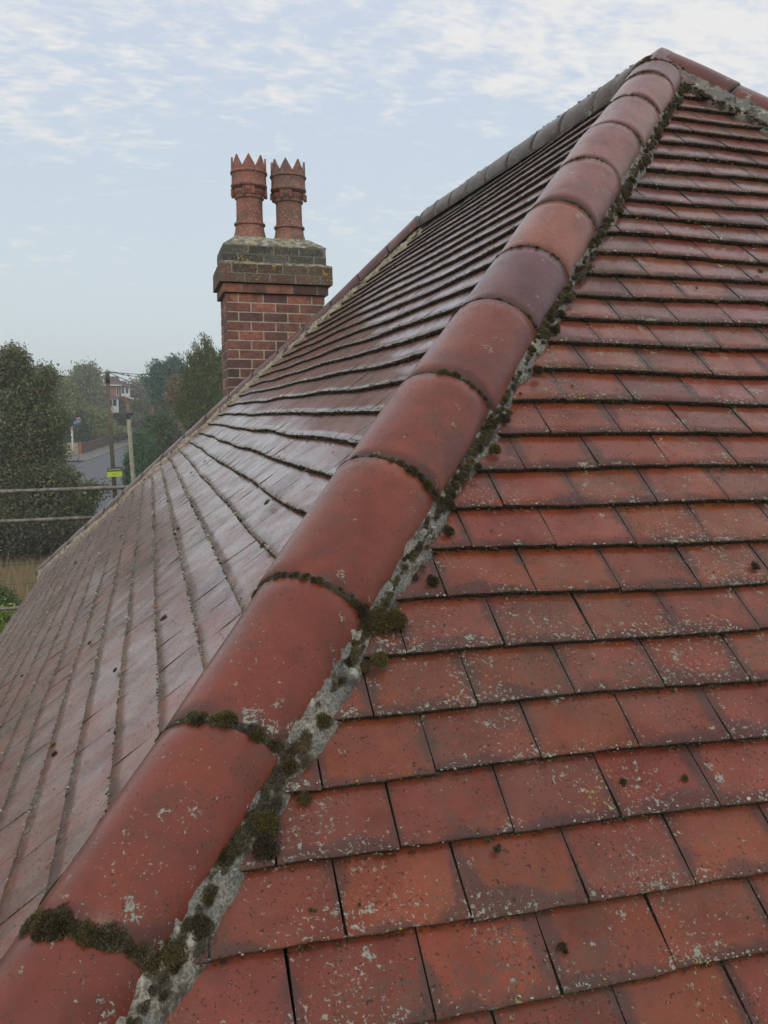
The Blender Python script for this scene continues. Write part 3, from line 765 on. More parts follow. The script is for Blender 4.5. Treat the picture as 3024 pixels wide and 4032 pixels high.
# crumbs of moss and lichen along the course edges
for side, cap in (('f', 9000), ('s', 9000)):
    em = Moss(); V = []; T = []
    ids = [q for q in TILES if q[1] == side and q[0] > 0]
    for (area, _, g, tc, db, am_) in ids:
        zc = proj(roofpt(side, am_, db, 0))[2]
        n_ = int(8+10*sn(am_*3+db*7, 4)) if zc > 2.2 else int(24+30*sn(am_*3+db*7, 4)**1.5)
        for k in range(n_):
            a = am_+NR.uniform(-.5, .5)*TW; lo, hi = hipl(side, db)
            if a < lo+.13 or a > hi-.12: continue
            r = NR.uniform(.0010, .0026)*(1 if zc < 2.2 else 1.7)*(1.5 if NR.rand() < .08 else 1)
            lich_ = NR.rand() < .22
            hh = NR.uniform(.000, .012) if not lich_ else .0155
            dd = db+NR.uniform(.0, .0035) if not lich_ else db-NR.uniform(0, .006)
            p = roofpt(side, a, dd, hh)
            q = NR.randn(6, 3)*r*.25+np.array([[1, 0, 0], [-1, 0, 0], [0, 1, 0], [0, -1, 0], [0, 0, 1], [0, 0, -1]])*r*np.array([1.3, 1, .8])
            V.append(p+q)
            c = (np.array([.36, .36, .29]) if lich_ else (np.array([.05, .045, .022]) if NR.rand() < .8 else np.array([.12, .11, .035])))*NR.uniform(.6, 1.3)
            if lich_ and NR.rand() < .10: c = np.array([.36, .28, .05])
            T.append(np.tile(c, (6, 1)))
    nC = len(V); V = np.vstack(V); T = np.vstack(T)
    base_f = np.array([[0, 2, 4], [2, 1, 4], [1, 3, 4], [3, 0, 4], [2, 0, 5], [1, 2, 5], [3, 1, 5], [0, 3, 5]])
    Fc = (base_f[None]+np.arange(nC)[:, None, None]*6).reshape(-1, 3)
    tag(mesh('moss', V, Fc, M['paint'], front_slope if side == 'f' else side_slope, tint=T), kind='stuff', label='crumbs of moss and lichen along the tile edges')
bits = Moss()
for k in range(260):
    side = 'f' if k % 3 else 's'; d_ = NR.uniform(.4, 3.5); lo, hi = hipl(side, d_); a_ = NR.uniform(max(lo+.22, -2.6), min(hi-.2, 3.2))
    if not visible(side, a_, d_): continue
    p = roofpt(side, a_, d_, .013); n = nF if side == 'f' else nS
    bits.cushion(p, n, .0012+.0035*NR.rand()**3, n=14, hgt=.4, col=[DK, OL, GY][NR.randint(3)])
tag(bits.build('moss', house), kind='stuff', label='tiny moss specks scattered over the tiles')
# single cushions lying on the tiles, seen in the photo
def plane_hit(px, py, side):
    d = F+(px-1512)/FOC*r2-(py-2016)/FOC*u2; n = nF if side == 'f' else nS
    return CAM+d*((((APEX if side == 'f' else AP2)-CAM) @ n+.016)/(d @ n))
for side, px, py, r in (('f', 2215, 2945, .0085), ('f', 2456, 3076, .0060), ('f', 2700, 3060, .0060), ('f', 1957, 3340, .0055), ('f', 2218, 3722, .0060), ('f', 1198, 3142, .011), ('f', 2975, 2220, .009),
                        ('f', 1226, 3587, .004), ('f', 2995, 1066, .009), ('f', 2850, 1845, .004), ('f', 1435, 2622, .012), ('f', 1630, 2270, .012), ('f', 2105, 1395, .010), ('f', 2000, 1620, .011),
                        ('s', 1050, 1975, .010), ('s', 1032, 2143, .008), ('s', 640, 2430, .009), ('s', 700, 2080, .008), ('s', 752, 1860, .009), ('s', 805, 1815, .008), ('s', 605, 2030, .011), ('s', 482, 2035, .009),
                        ('s', 475, 2110, .009), ('s', 297, 2215, .010), ('s', 257, 2195, .009), ('s', 210, 2965, .0085), ('s', 205, 2935, .007), ('s', 451, 2635, .006), ('s', 350, 2530, .006), ('s', 85, 2660, .007), ('s', 1235, 1240, .010), ('s', 1570, 1215, .010)):
    mm = Moss(); p = plane_hit(px, py, side); n = nF if side == 'f' else nS
    cc_ = OL if NR.rand() < .6 else DK
    for q in range(4):
        o_ = NR.randn(3)*r*.42; o_ -= n*(o_ @ n); mm.cushion(p-n*.002+o_*(q > 0), n, r*(.95 if q == 0 else NR.uniform(.35, .65)), n=110, hgt=.42, col=cc_)
    mm.build('moss_cushion', front_slope if side == 'f' else side_slope)

# gutter and fascia
mb = MB()
gz = H0-EAVE*S_-.03
for (a, b) in (((-E+.055, -E+.055), (-E+.055, RIDGE+E-.0)), ((-E+.055, -E+.055), (E+.06, -E+.055))):
    a = np.array([a[0]+XA, a[1], gz]); b = np.array([b[0]+XA, b[1], gz]); d = (b-a)/np.linalg.norm(b-a); sd_ = np.array([d[1], -d[0], 0]); V = []; f = []
    for k in range(2):
        for j in range(9):
            th = math.pi*j/8; V.append((a if k == 0 else b)+sd_*(.056*math.cos(th))+np.array([0, 0, -.056*math.sin(th)]))
    for j in range(8): f.append((j, j+1, 10+j, 9+j))
    mb.add(V, f, sm=True)
mb.build('gutter', M['black'], house)

# ------------------------------------------------------------------ chimney
stack = MB()
CX0, CX1, CY0, CY1 = -1.326, -.446, 4.455, 5.075; ZT = 7.790; ZB = 5.5
ji = .005
stack.box(((CX0+CX1)/2, (CY0+CY1)/2, (ZT+ZB)/2), ((CX1-CX0)/2-ji, (CY1-CY0)/2-ji, (ZT-ZB)/2))
st = stack.build('chimney_stack', M['stackmortar'], house)
def br_tint(k=None):
    r = NR.rand()
    base_ = (.34, .135, .085) if r < .30 else (.130, .068, .060) if r < .62 else (.21, .095, .070)
    return np.array(base_)*NR.uniform(1.05, 1.5)
def brick_course(x0, x1, y0, y1, z0, z1, off, parent, mat, tintf, faces=('f', 'l'), Lb=.225, jt=.013):
    # front (facing -Y)
    x = x0-(off*Lb); 
    while x < x1-.012:
        a, b = max(x, x0), min(x+Lb-jt, x1)
        if b-a > .02:
            mb = MB(); c = tintf(); pr = NR.uniform(-.001, .001)
            mb.box(((a+b)/2, y0+.05+pr, (z0+z1)/2), ((b-a)/2, .05, (z1-z0)/2), tint=c); o = mb.build('brick', mat, parent)
        x += Lb
    y = y0+.104 if off else y0+.104-.0
    y -= 0
    while y < y1-.012:
        a, b = y, min(y+Lb-jt, y1)
        if b-a > .02:
            mb = MB(); mb.box((x0+.05+NR.uniform(-.001, .001), (a+b)/2, (z0+z1)/2), (.05, (b-a)/2, (z1-z0)/2), tint=tintf()); mb.build('brick', mat, parent)
        y += Lb
CH = .0825; row = 0; z = ZT
while z > 6.35:
    brick_course(CX0, CX1, CY0, CY1, z-CH+.013, z, (0.5 if row % 2 == 0 else 0.0), st, M['brick'], br_tint, Lb=.2195)
    z -= CH; row += 1
capc = lambda: np.array([.150, .085, .062])*NR.uniform(.6, 1.35)
capd = lambda: np.array([.100, .095, .085])*NR.uniform(.6, 1.35)
def block(x0, x1, y0, y1, z0, z1, name, courses, tintf, mat, offs):
    mb = MB(); mb.box(((x0+x1)/2, (y0+y1)/2, (z0+z1)/2), ((x1-x0)/2-.002, (y1-y0)/2-.002, (z1-z0)/2-.002)); o = mb.build(name, M['capmortar'], house)
    h = (z1-z0)/courses
    for c in range(courses): brick_course(x0, x1, y0, y1, z0+c*h+.004, z0+(c+1)*h-.004, offs[c], o, mat, tintf)
    return o
block(CX0-.030, CX1+.030, CY0-.030, CY1+.030, 7.795, 7.875, 'oversailing_course', 1, lambda: br_tint()*.75, M['brick'], [.25])
block(CX0-.062, CX1+.066, CY0-.060, CY1+.06, 7.880, 8.040, 'oversailing_course', 2, capc, M['cap'], [0, .5])
block(CX0-.022, CX1+.014, CY0-.020, CY1+.02, 8.058, 8.205, 'oversailing_course', 2, capd, M['cap'], [.4, 0])
def frustum(x0, x1, y0, y1, z0, ins, z1, rough=.008):
    V = []; nx, ny = 14, 10
    for (zz, i_) in ((z0, 0), (z0+.012, .002), (z1, ins)):
        ring = []
        for k in range(nx): ring.append((x0+i_+(x1-x0-2*i_)*k/nx, y0+i_))
        for k in range(ny): ring.append((x1-i_, y0+i_+(y1-y0-2*i_)*k/ny))
        for k in range(nx): ring.append((x1-i_-(x1-x0-2*i_)*k/nx, y1-i_))
        for k in range(ny): ring.append((x0+i_, y1-i_-(y1-y0-2*i_)*k/ny))
        for (x, y) in ring: V.append((x+NR.uniform(-rough, rough)*.4, y+NR.uniform(-rough, rough)*.4, zz+NR.uniform(-rough, rough)*(.6 if zz > z0 else 0)))
    n = 2*(nx+ny); f = [(r*n+j, r*n+(j+1) % n, (r+1)*n+(j+1) % n, (r+1)*n+j) for r in range(2) for j in range(n)]
    f.append(tuple(2*n+j for j in range(n)))
    return V, f
V, f = frustum(CX0-.060, CX1+.064, CY0-.058, CY1+.058, 8.038, .042, 8.066); mesh('weathered_fillet', V, f, M['flaunch'], house)
V, f = frustum(CX0-.022, CX1+.014, CY0-.020, CY1+.020, 8.203, .13, 8.305, .012); mesh('flaunching', V, f, M['flaunch'], house)
def pot(cx0, cy0, z0, tint, rot, lean, zsc=1.):
    prof = [(.172, -.02), (.160, .0), (.148, .035), (.134, .09), (.129, .125), (.127, .135), (.141, .138), (.143, .148), (.139, .156), (.124, .160), (.120, .20), (.119, .30), (.119, .365),
            (.132, .372), (.134, .384), (.128, .392), (.135, .405), (.150, .425), (.152, .438), (.146, .446), (.148, .462), (.163, .474), (.165, .488), (.158, .498), (.156, .56), (.157, .585), (.167, .592), (.168, .604), (.160, .612)]
    V = []; n = 64
    for (r, z) in prof:
        for j in range(n):
            a = 2*math.pi*j/n+rot; V.append((r*math.cos(a), r*math.sin(a), z))
    R = len(prof); f = [(i*n+j, i*n+(j+1) % n, (i+1)*n+(j+1) % n, (i+1)*n+j) for i in range(R-1) for j in range(n)]
    # crown of points, with thickness
    pts = 8; per = n//pts; b = (R-1)*n
    top = len(V)
    for rr in (.158, .140):
        for j in range(n):
            a = 2*math.pi*j/n+rot; ph_ = (j % per)/per; hgt = .022+.105*(1-abs(2*ph_-1)); V.append((rr*math.cos(a)*(1+.02*hgt), rr*math.sin(a)*(1+.02*hgt), .612+hgt))
    inn = len(V)
    for j in range(n):
        a = 2*math.pi*j/n+rot; V.append((.138*math.cos(a), .138*math.sin(a), .60))
    low = len(V)
    for j in range(n):
        a = 2*math.pi*j/n+rot; V.append((.100*math.cos(a), .100*math.sin(a), .30))
    for j in range(n):
        k = (j+1) % n
        f.append((b+j, b+k, top+k, top+j)); f.append((top+j, top+k, top+n+k, top+n+j)); f.append((top+n+j, top+n+k, inn+k, inn+j)); f.append((inn+j, inn+k, low+k, low+j))
    f.append(tuple(low+j for j in range(n)))
    V = np.array(V); V[:, 2] *= zsc; V[:, 0] += lean[0]*V[:, 2]; V[:, 1] += lean[1]*V[:, 2]
    o = mesh('chimney_pot', V+np.array([cx0, cy0, z0]), f, M['pot'], house, tint=tint, smooth=True)
    m2 = o.modifiers.new('crisp', 'EDGE_SPLIT'); m2.split_angle = rad(38)
    # louvre openings under the bulb
    mb = MB()
    for k in range(4):
        a = rot+.35+k*math.pi/2; d = np.array([math.cos(a), math.sin(a), 0]); tg = np.array([-d[1], d[0], 0]); rm_ = np.stack([d, tg, [0, 0, 1]], 1)
        c = np.array([cx0+lean[0]*.44, cy0+lean[1]*.44, z0])+d*.143
        mb = MB(); mb.box(c+np.array([0, 0, .452*zsc]), (.006, .062, .009), rot=rm_, tint=(.03, .02, .018)); mb.build('louvre_vent', M['paint'], o)
        for s_ in (-1, 1): mb = MB(); mb.box(c-d*.008+tg*s_*.075+np.array([0, 0, .422*zsc]), (.012, .010, .030), rot=rm_, tint=tuple(np.array(tint)*.9)); mb.build('lug', M['paint'], o)
    return o
p1 = pot(-1.068, 4.80, 8.310, (.36, .135, .095), .28, (.0, 0)); p1['label'] = 'redder chimney pot with yellow lichen at its foot'
p2 = pot(-.700, 4.80, 8.300, (.31, .140, .100), .10, (-.012, 0)); p2['label'] = 'greyer chimney pot flecked with lichen'

# ------------------------------------------------------------------ scaffold rails
sc_ = thing('scaffold', 'galvanised scaffold guard rails running past the far eaves of the roof', 'scaffold', (-5.2, 7.3, 0))
def rail(p0, p1, r=.0242):
    mb = MB(); p0 = np.array(p0, float); p1 = np.array(p1, float); n = 12
    pts = [p0+(p1-p0)*k/n+np.array([0, 0, -.012*math.sin(math.pi*k/n)]) for k in range(n+1)]
    mb.tube(pts, r, 12); mb.build('guard_rail', M['galv'], sc_)
rail((-5.6, 7.3, 5.825), (2.5, 7.3, 5.960), .0242); rail((-5.6, 7.32, 5.478), (2.5, 7.32, 5.605), .0225); rail((-5.6, 7.30, 4.452), (2.5, 7.30, 4.56), .0225)
for x in (-5.2, 1.9):
    mb = MB(); mb.tube([(x, 7.25, 0), (x, 7.25, 6.6)], .0242, 12); mb.build('standard', M['galv'], sc_)
    for z in (5.84, 5.50, 4.47):
        mb = MB(); mb.box((x, 7.275, z+.004*x), (.045, .045, .03)); mb.build('coupler', M['galv'], sc_)

# ------------------------------------------------------------------ ground, road
def TZ(Y): 
    if Y < 62: return 0.
    if Y < 74: return .086*(Y-62)**2/24*1.0
    if Y < 175: return .086*(Y-68)
    return .086*107+.02*(Y-175) if Y < 400 else .086*107+.02*225
def ground():
    xs = list(np.linspace(-700, -80, 8))+list(np.linspace(-60, 80, 29))+list(np.linspace(110, 700, 8)); ys = list(np.linspace(-200, -60, 5))+list(np.linspace(-40, 200, 61))+list(np.linspace(230, 700, 12))
    V = [(x, y, TZ(y)-.012) for y in ys for x in xs]; n = len(xs)
    f = [(j*n+i, j*n+i+1, (j+1)*n+i+1, (j+1)*n+i) for j in range(len(ys)-1) for i in range(n-1)]
    tag(mesh('ground', V, f, M['grassland'], smooth=True), kind='structure', label='rough grass ground rising away from the house')
ground()
def strip(name, left, right, mat, dz, label):
    V = []; 
    ys = sorted(set([y for y in np.arange(left[0][1], left[-1][1]+.1, 3.)]))
    lx = np.interp(ys, [p[1] for p in left], [p[0] for p in left]); rx = np.interp(ys, [p[1] for p in right], [p[0] for p in right])
    for y, a, b in zip(ys, lx, rx):
        for k in range(5): V.append((a+(b-a)*k/4, y, TZ(y)+dz))
    f = [(j*5+k, j*5+k+1, (j+1)*5+k+1, (j+1)*5+k) for j in range(len(ys)-1) for k in range(4)]
    tag(mesh(name, V, f, mat), kind='structure', label=label); return list(zip(ys, lx, rx))
RL = [(-16, 20), (-13.5, 60), (-10.6, 84), (-8.96, 91.4), (-7.5, 96), (-6.2, 101), (-4.7, 106.7), (-1.0, 117), (5, 132)]
RR = [(-4.5, 20), (-2.9, 60), (-1.2, 84), (.3, 96), (2.2, 106.7), (6, 117), (12, 132)]
strip('road', RL, RR, M['asphalt'], .012, 'grey asphalt road climbing away and bending right')
PL = [(x-2.6-.03*(y-90), y) for x, y in RL if y >= 91]; 
pl = strip('pavement', [(x-2.5, y) for x, y in RL if y > 91], [(x, y) for x, y in RL if y > 91], M['pave'], .11, 'brownish pavement along the left of the road')
mb = MB()
for i in range(3, len(RL)-1):
    (x0, y0), (x1, y1) = RL[i], RL[i+1]; n_ = max(1, int((y1-y0)/1.0))
    for k in range(n_):
        ya, yb = y0+(y1-y0)*k/n_, y0+(y1-y0)*(k+1)/n_-.03; xa, xb = x0+(x1-x0)*k/n_, x0+(x1-x0)*(k+1)/n_
        V = []
        for (x, y) in ((xa, ya), (xb, yb)):
            for dx, dz in ((-.01, .0), (-.01, .125), (.14, .125), (.14, .0)): V.append((x+dx, y, TZ(y)+dz))
        mb.add(V, [(0, 1, 5, 4), (1, 2, 6, 5), (2, 3, 7, 6), (0, 3, 2, 1), (4, 5, 6, 7)])
tag(mb.build('kerb', M['kerb']), kind='structure', label='pale kerb stones edging the pavement')
V = [(-60, 84.5, TZ(84.5)+.022), (-60, 90.5, TZ(90.5)+.022)]
V = []; 
for x in np.linspace(-60, -9.4, 12): V += [(x, 84+.0*x, TZ(84)+.02), (x, 87, TZ(87)+.02), (x, 91.0, TZ(91.0)+.02)]
f = []
for i in range(11): f += [(i*3, i*3+3, i*3+4, i*3+1), (i*3+1, i*3+4, i*3+5, i*3+2)]
tag(mesh('side_road', V, f, M['asphalt2']), kind='structure', label='darker side road joining from behind the big tree')

# ------------------------------------------------------------------ vegetation
def leaf_cloud(centers, radii, n, size, pal, squash=1., aniso=None, drop=.0, edge=1.0, elong=1.6):
    """n leaf quads spread over the outer part of ellipsoids, gathered in twigs"""
    centers = np.asarray(centers, float); radii = np.asarray(radii, float)
    vol = (radii.prod(1))**(.5)*np.mean(radii)**.2; pr = vol/vol.sum(); idx = NR.choice(len(centers), n, p=pr)
    tw = max(1, n//14); tid = NR.randint(0, tw, n)
    tb = NR.choice(len(centers), tw, p=pr); d = NR.randn(tw, 3); d /= np.linalg.norm(d, axis=1)[:, None]; rr = NR.uniform(.45, 1.04, tw)**.7
    tc = centers[tb]+d*radii[tb]*rr[:, None]*edge
    P = tc[tid]+NR.randn(n, 3)*size*1.9
    nn = NR.randn(n, 3)+np.array([0, 0, .7]); nn /= np.linalg.norm(nn, axis=1)[:, None]
    a = np.cross(nn, NR.randn(n, 3)); 
    if aniso is not None: a = a+np.asarray(aniso)*2.2
    a /= np.linalg.norm(a, axis=1)[:, None]; b = np.cross(nn, a)
    s = size*NR.uniform(.55, 1.25, n)[:, None]
    v = np.stack([P-a*s*elong*.5, P-b*s*.42, P+a*s*elong*.5, P+b*s*.42+nn*s*.12], 1).reshape(-1, 3)
    pal = np.asarray(pal, float); wts = pal[:, 3]/pal[:, 3].sum(); ti = NR.choice(len(pal), tw, p=wts); li = np.where(NR.rand(n) < .8, ti[tid], NR.choice(len(pal), n, p=wts))
    c = pal[li, :3]*3.6*NR.uniform(.65, 1.35, n)[:, None]
    return v, np.repeat(c, 4, 0)
GREEN = [(.060, .075, .026, 5), (.040, .055, .022, 4), (.085, .085, .030, 3), (.11, .070, .030, 1.2), (.16, .10, .03, .25)]
AUT = [(.050, .058, .028, 6), (.036, .044, .022, 5), (.062, .052, .032, 1.6), (.075, .050, .034, .8), (.13, .10, .035, .2), (.085, .09, .035, .8)]
CONIF = [(.030, .055, .026, 5), (.022, .040, .020, 4), (.050, .070, .030, 2)]
BLUE = [(.035, .058, .045, 5), (.025, .042, .034, 4), (.050, .070, .050, 2)]
OLIVE = [(.070, .080, .028, 5), (.048, .060, .022, 4), (.095, .095, .030, 2)]
GREYG = [(.070, .080, .050, 5), (.050, .058, .036, 4), (.095, .095, .060, 2)]
RUST = [(.085, .065, .036, 5), (.065, .052, .030, 3), (.055, .055, .028, 4)]
DARKH = [(.028, .045, .020, 5), (.020, .032, .015, 4), (.045, .055, .022, 1)]
BRIGHT = [(.030, .046, .014, 5), (.024, .036, .012, 4), (.042, .055, .018, 2)]
def tree(name, label, cat, base, blobs, n, size, pal, trunk=.15, group=None, aniso=None, elong=1.6, limbs=True, trunk_top=None, core=True):
    base = np.asarray(base, float); blobs = [(np.asarray(c, float), np.asarray(r, float)*np.ones(3)) for c, r in blobs]
    o = thing(name, label, cat, base, group)
    V, T = leaf_cloud([c for c, r in blobs], [r for c, r in blobs], n, size, pal, aniso=aniso, elong=elong)
    mesh('crown', V, np.arange(len(V)).reshape(-1, 4), M['leaf'], o, tint=T)
    mb = MB(); top = max(blobs, key=lambda b: b[0][2])[0] if trunk_top is None else np.asarray(trunk_top)
    k = 6; pts = [base+(top-base)*(i/k)+np.array([NR.uniform(-.3, .3), NR.uniform(-.3, .3), 0])*trunk*(0 < i < k) for i in range(k+1)]
    mb.tube(pts, [trunk*(1-.8*i/k) for i in range(k+1)], 8)
    if limbs:
        for c, r in blobs[:14]:
            hz = max(base[2]+.25*(c[2]-base[2]), base[2]+.3); s = min(1, (hz-base[2])/max(top[2]-base[2], .1)); p0 = base+(top-base)*s
            md = (p0+c)/2+np.array([0, 0, .1*np.linalg.norm(c-p0)]); mb.tube([p0, md, c], [trunk*.4, trunk*.25, trunk*.07], 5)
    mb.build('trunk', M['bark'], o)
    return o
def blobs_from(spec, zc, ymul=1.):
    """crown lobes given by direction and reach, at distance zc: (px, py, radius px)"""
    out = []
    for q in spec:
        px, py, rp = q[:3]; dz = q[3] if len(q) > 3 else 0.; c = at(px, py, zc+dz); r = rp/FOC*(zc+dz); out.append((c, (r, r*1.1, r*ymul)))
    return out
def plumes(lst, zc, n=7):
    out = []
    for (tx, ty, bx, by, r0) in lst:
        for i in range(n):
            k = (i/(n-1)); out.append((tx+(bx-tx)*k**1.1, ty+(by-ty)*k, r0*(.16+.84*k)))
    return blobs_from(out, zc, 1.15)
def gbase(px, zc):
    p = at(px, 1800, zc); return np.array([p[0], p[1], TZ(p[1])])

# big tree on the left, in front of the street
sp = [(-60, 1480, 110), (60, 1455, 60), (20, 1600, 130), (130, 1560, 80), (195, 1660, 78), (90, 1720, 130), (190, 1785, 75, 1), (60, 1880, 140), (190, 1900, 95), (262, 1895, 52), (-80, 1750, 150), (120, 2000, 130), (270, 1990, 80),
      (330, 1970, 50), (20, 2060, 120), (200, 2070, 90), (350, 1935, 28, -1), (400, 1925, 22, -1), (-120, 1950, 150), (310, 2050, 60), (60, 1400, 32), (30, 1425, 40), (88, 1425, 20), (180, 1490, 45)]
tree('deciduous_tree', 'large bushy tree with small olive and russet leaves beside the road, nearest on the left', 'tree', gbase(60, 38), blobs_from(sp, 38), 95000, .092, AUT, .26)
sp = [(70, 2140, 110), (-60, 2120, 120), (190, 2115, 80), (270, 2110, 60), (130, 2150, 70), (10, 2170, 60)]
o = tree('undergrowth_bush', 'dark tangled bushes under the large tree, above the dry grass', 'bush', gbase(90, 37), blobs_from(sp, 37, .8), 12000, .10, [(.030, .030, .018, 5), (.045, .040, .024, 3), (.02, .02, .013, 4)], .1)
# trees and hedges by the road
tree('round_tree', 'pale grey green rounded tree standing in front of the brown roofed house', 'tree', gbase(335, 118), blobs_from([(335, 1520, 62), (300, 1560, 60), (362, 1565, 46), (330, 1610, 74), (280, 1620, 60), (385, 1612, 34), (345, 1478, 28), (320, 1470, 18), (360, 1465, 16)], 118, 1.1), 20000, .28, GREYG, .35, aniso=(0, 0, 1))
tree('broadleaf_tree', 'olive tree between the big left tree and the grey green tree', 'tree', gbase(230, 112), blobs_from([(240, 1530, 40), (225, 1570, 55), (265, 1600, 55), (210, 1640, 60), (260, 1660, 60)], 112), 10000, .26, OLIVE, .3)
tree('broadleaf_tree', 'dark distant tree with a rounded top on the skyline at the left', 'tree', gbase(170, 125), blobs_from([(172, 1470, 20), (185, 1490, 24), (150, 1500, 36), (120, 1480, 25), (190, 1530, 40)], 125), 6000, .28, AUT, .3)
tree('conical_conifer', 'dark green cone shaped conifer behind the cream wall', 'conifer', gbase(300, 104), blobs_from([(300, 1640, 24), (300, 1670, 34), (300, 1700, 42), (300, 1725, 46)], 104), 9000, .20, DARKH, .2)
tree('garden_shrub', 'mid green mixed shrub in the sloping garden between conifer and pole', 'shrub', gbase(400, 112), blobs_from([(370, 1640, 34), (400, 1660, 34), (360, 1690, 34), (420, 1690, 30), (390, 1705, 24)], 112), 7000, .22, OLIVE, .12)
tree('garden_shrub', 'lower dark shrub at the top of the roadside wall', 'shrub', gbase(350, 106), blobs_from([(350, 1722, 20), (380, 1722, 18), (410, 1718, 17), (440, 1712, 15), (465, 1700, 16)], 106, .8), 5000, .18, GREEN, .1)
def hedge(name, label, px0, px1, pyt, pyb, zc, pal, size=.16, n=6000, depth=2.0, round_=.25):
    a = at(px0, pyt, zc); b = at(px1, pyt, zc); zb = TZ((a[1]+b[1])/2); zt = a[2]; c = (a+b)/2; hw = abs(b[0]-a[0])/2
    P = NR.uniform(-1, 1, (n, 3)); ax = NR.randint(0, 3, n); sg = np.where(NR.rand(n) < .5, -1, 1); P[np.arange(n), ax] = sg*NR.uniform(.8, 1.02, n)
    l_ = np.maximum(0, (np.abs(P)**5).sum(1))**(.2); P /= l_[:, None]
    P = P*np.array([hw, depth/2, (zt-zb)/2])+np.array([c[0], c[1], (zt+zb)/2])
    nn = NR.randn(n, 3); nn /= np.linalg.norm(nn, axis=1)[:, None]; t1 = np.cross(nn, NR.randn(n, 3)); t1 /= np.linalg.norm(t1, axis=1)[:, None]; t2 = np.cross(nn, t1); s = size*NR.uniform(.6, 1.2, n)[:, None]
    v = np.stack([P-t1*s, P-t2*s*.6, P+t1*s, P+t2*s*.6], 1).reshape(-1, 3); pal = np.asarray(pal, float); li = NR.choice(len(pal), n, p=pal[:, 3]/pal[:, 3].sum())
    col_ = np.repeat(2.5*pal[li, :3]*NR.uniform(.7, 1.3, n)[:, None], 4, 0)
    o = thing(name, label, 'hedge', (c[0], c[1], zb))
    mesh('foliage', v, np.arange(len(v)).reshape(-1, 4), M['leaf'], o, tint=col_)
    mb = MB(); mb.box((c[0], c[1], (zt+zb)/2-.1), (hw*.82, depth*.4, max((zt-zb)/2*.82, .1)), tint=(.02, .03, .012)); mb.build('branches', M['paint'], o)
hedge('clipped_hedge', 'square clipped green hedge between the two poles', 440, 532, 1632, 1690, 122, CONIF, .2)
hedge('clipped_hedge', 'light green clipped hedge right of the lamp post', 535, 600, 1645, 1690, 112, OLIVE, .2)
hedge('clipped_hedge', 'small bushy hedge in front of the white porch', 455, 492, 1572, 1612, 145, GREEN, .25, 3000)
hedge('clipped_hedge', 'rounded hedge left of the terracotta garden wall', 520, 585, 1578, 1625, 135, OLIVE, .25, 4000)
hedge('clipped_hedge', 'wide dark rounded hedge in front of the terracotta wall', 608, 700, 1585, 1622, 130, CONIF, .24, 5000)
tree('dark_shrub', 'dark purple brown shrub beside the lamp post', 'shrub', gbase(560, 105), blobs_from([(545, 1665, 22), (572, 1670, 22), (590, 1680, 18), (560, 1695, 24)], 105), 4000, .2, [(.045, .045, .035, 4), (.06, .05, .04, 2)], .1)
# the domed conifer and its neighbours behind the hip
tree('domed_conifer', 'rounded dark green conifer right of the lamp post', 'conifer', gbase(560, 62), blobs_from([(550, 1730, 30), (565, 1765, 48), (560, 1810, 56), (575, 1860, 62), (560, 1910, 60)], 62), 22000, .105, CONIF, .15)
tree('slender_conifer', 'narrow dark green spire of conifer against the road, just left of the lamp post', 'conifer', gbase(507, 46), blobs_from([(504, 1800, 5), (505, 1825, 8), (506, 1855, 12), (508, 1890, 16), (510, 1925, 20)], 46), 6000, .06, CONIF, .05, limbs=False)
tree('bushy_conifer', 'dark bushy conifer behind the domed one', 'conifer', gbase(640, 72), blobs_from([(600, 1660, 18), (585, 1700, 26), (620, 1680, 30), (645, 1660, 24), (650, 1710, 48), (620, 1750, 45), (690, 1730, 40), (660, 1780, 50), (610, 1720, 30)], 72), 16000, .14, DARKH+[(.06, .07, .022, 2)], .15)
tree('feathery_conifer', 'bluish feathery conifer on the skyline, left of the tall upswept tree', 'conifer', gbase(660, 88), plumes([(602, 1440, 640, 1500, 16), (622, 1434, 655, 1500, 16), (572, 1490, 620, 1530, 14), (688, 1416, 690, 1480, 24), (665, 1424, 670, 1490, 20), (712, 1430, 705, 1490, 20), (645, 1450, 660, 1520, 22)], 88)+blobs_from([(640, 1500, 28), (700, 1490, 30), (660, 1540, 42), (720, 1545, 42), (620, 1555, 30)], 88, 1.05), 18000, .18, BLUE, .2, aniso=(-.7, 0, .8), elong=2.4)
tree('upswept_conifer', 'tall olive green tree with upswept plumes beside the chimney', 'conifer', gbase(800, 52), plumes([(806, 1328, 850, 1450, 15), (768, 1360, 822, 1460, 12), (748, 1398, 790, 1490, 15), (872, 1398, 880, 1470, 16), (728, 1445, 765, 1530, 18), (845, 1440, 850, 1520, 20), (812, 1455, 815, 1540, 20)], 52, 10)+blobs_from([(780, 1530, 36), (840, 1530, 40), (735, 1540, 24), (745, 1580, 34), (800, 1600, 50), (860, 1580, 50), (765, 1650, 48), (830, 1680, 50), (720, 1620, 22)], 52, 1.3), 52000, .085, [(.040, .050, .020, 5), (.028, .036, .015, 4), (.060, .062, .024, 2)], .2, aniso=(-.5, 0, 1.2), elong=2.6)
tree('autumn_tree', 'small russet tree in front of the bluish conifer', 'tree', gbase(690, 70), blobs_from([(695, 1500, 16), (690, 1530, 24), (710, 1550, 26), (680, 1570, 20), (705, 1600, 26)], 70), 6000, .13, RUST, .1)
tree('distant_tree', 'brown grey distant tree to the right of the white bay', 'tree', gbase(535, 165), blobs_from([(530, 1545, 28), (555, 1555, 26), (515, 1570, 24), (570, 1575, 24), (540, 1590, 34)], 165), 6000, .4, [(.07, .065, .045, 4), (.05, .05, .036, 3)], .3)
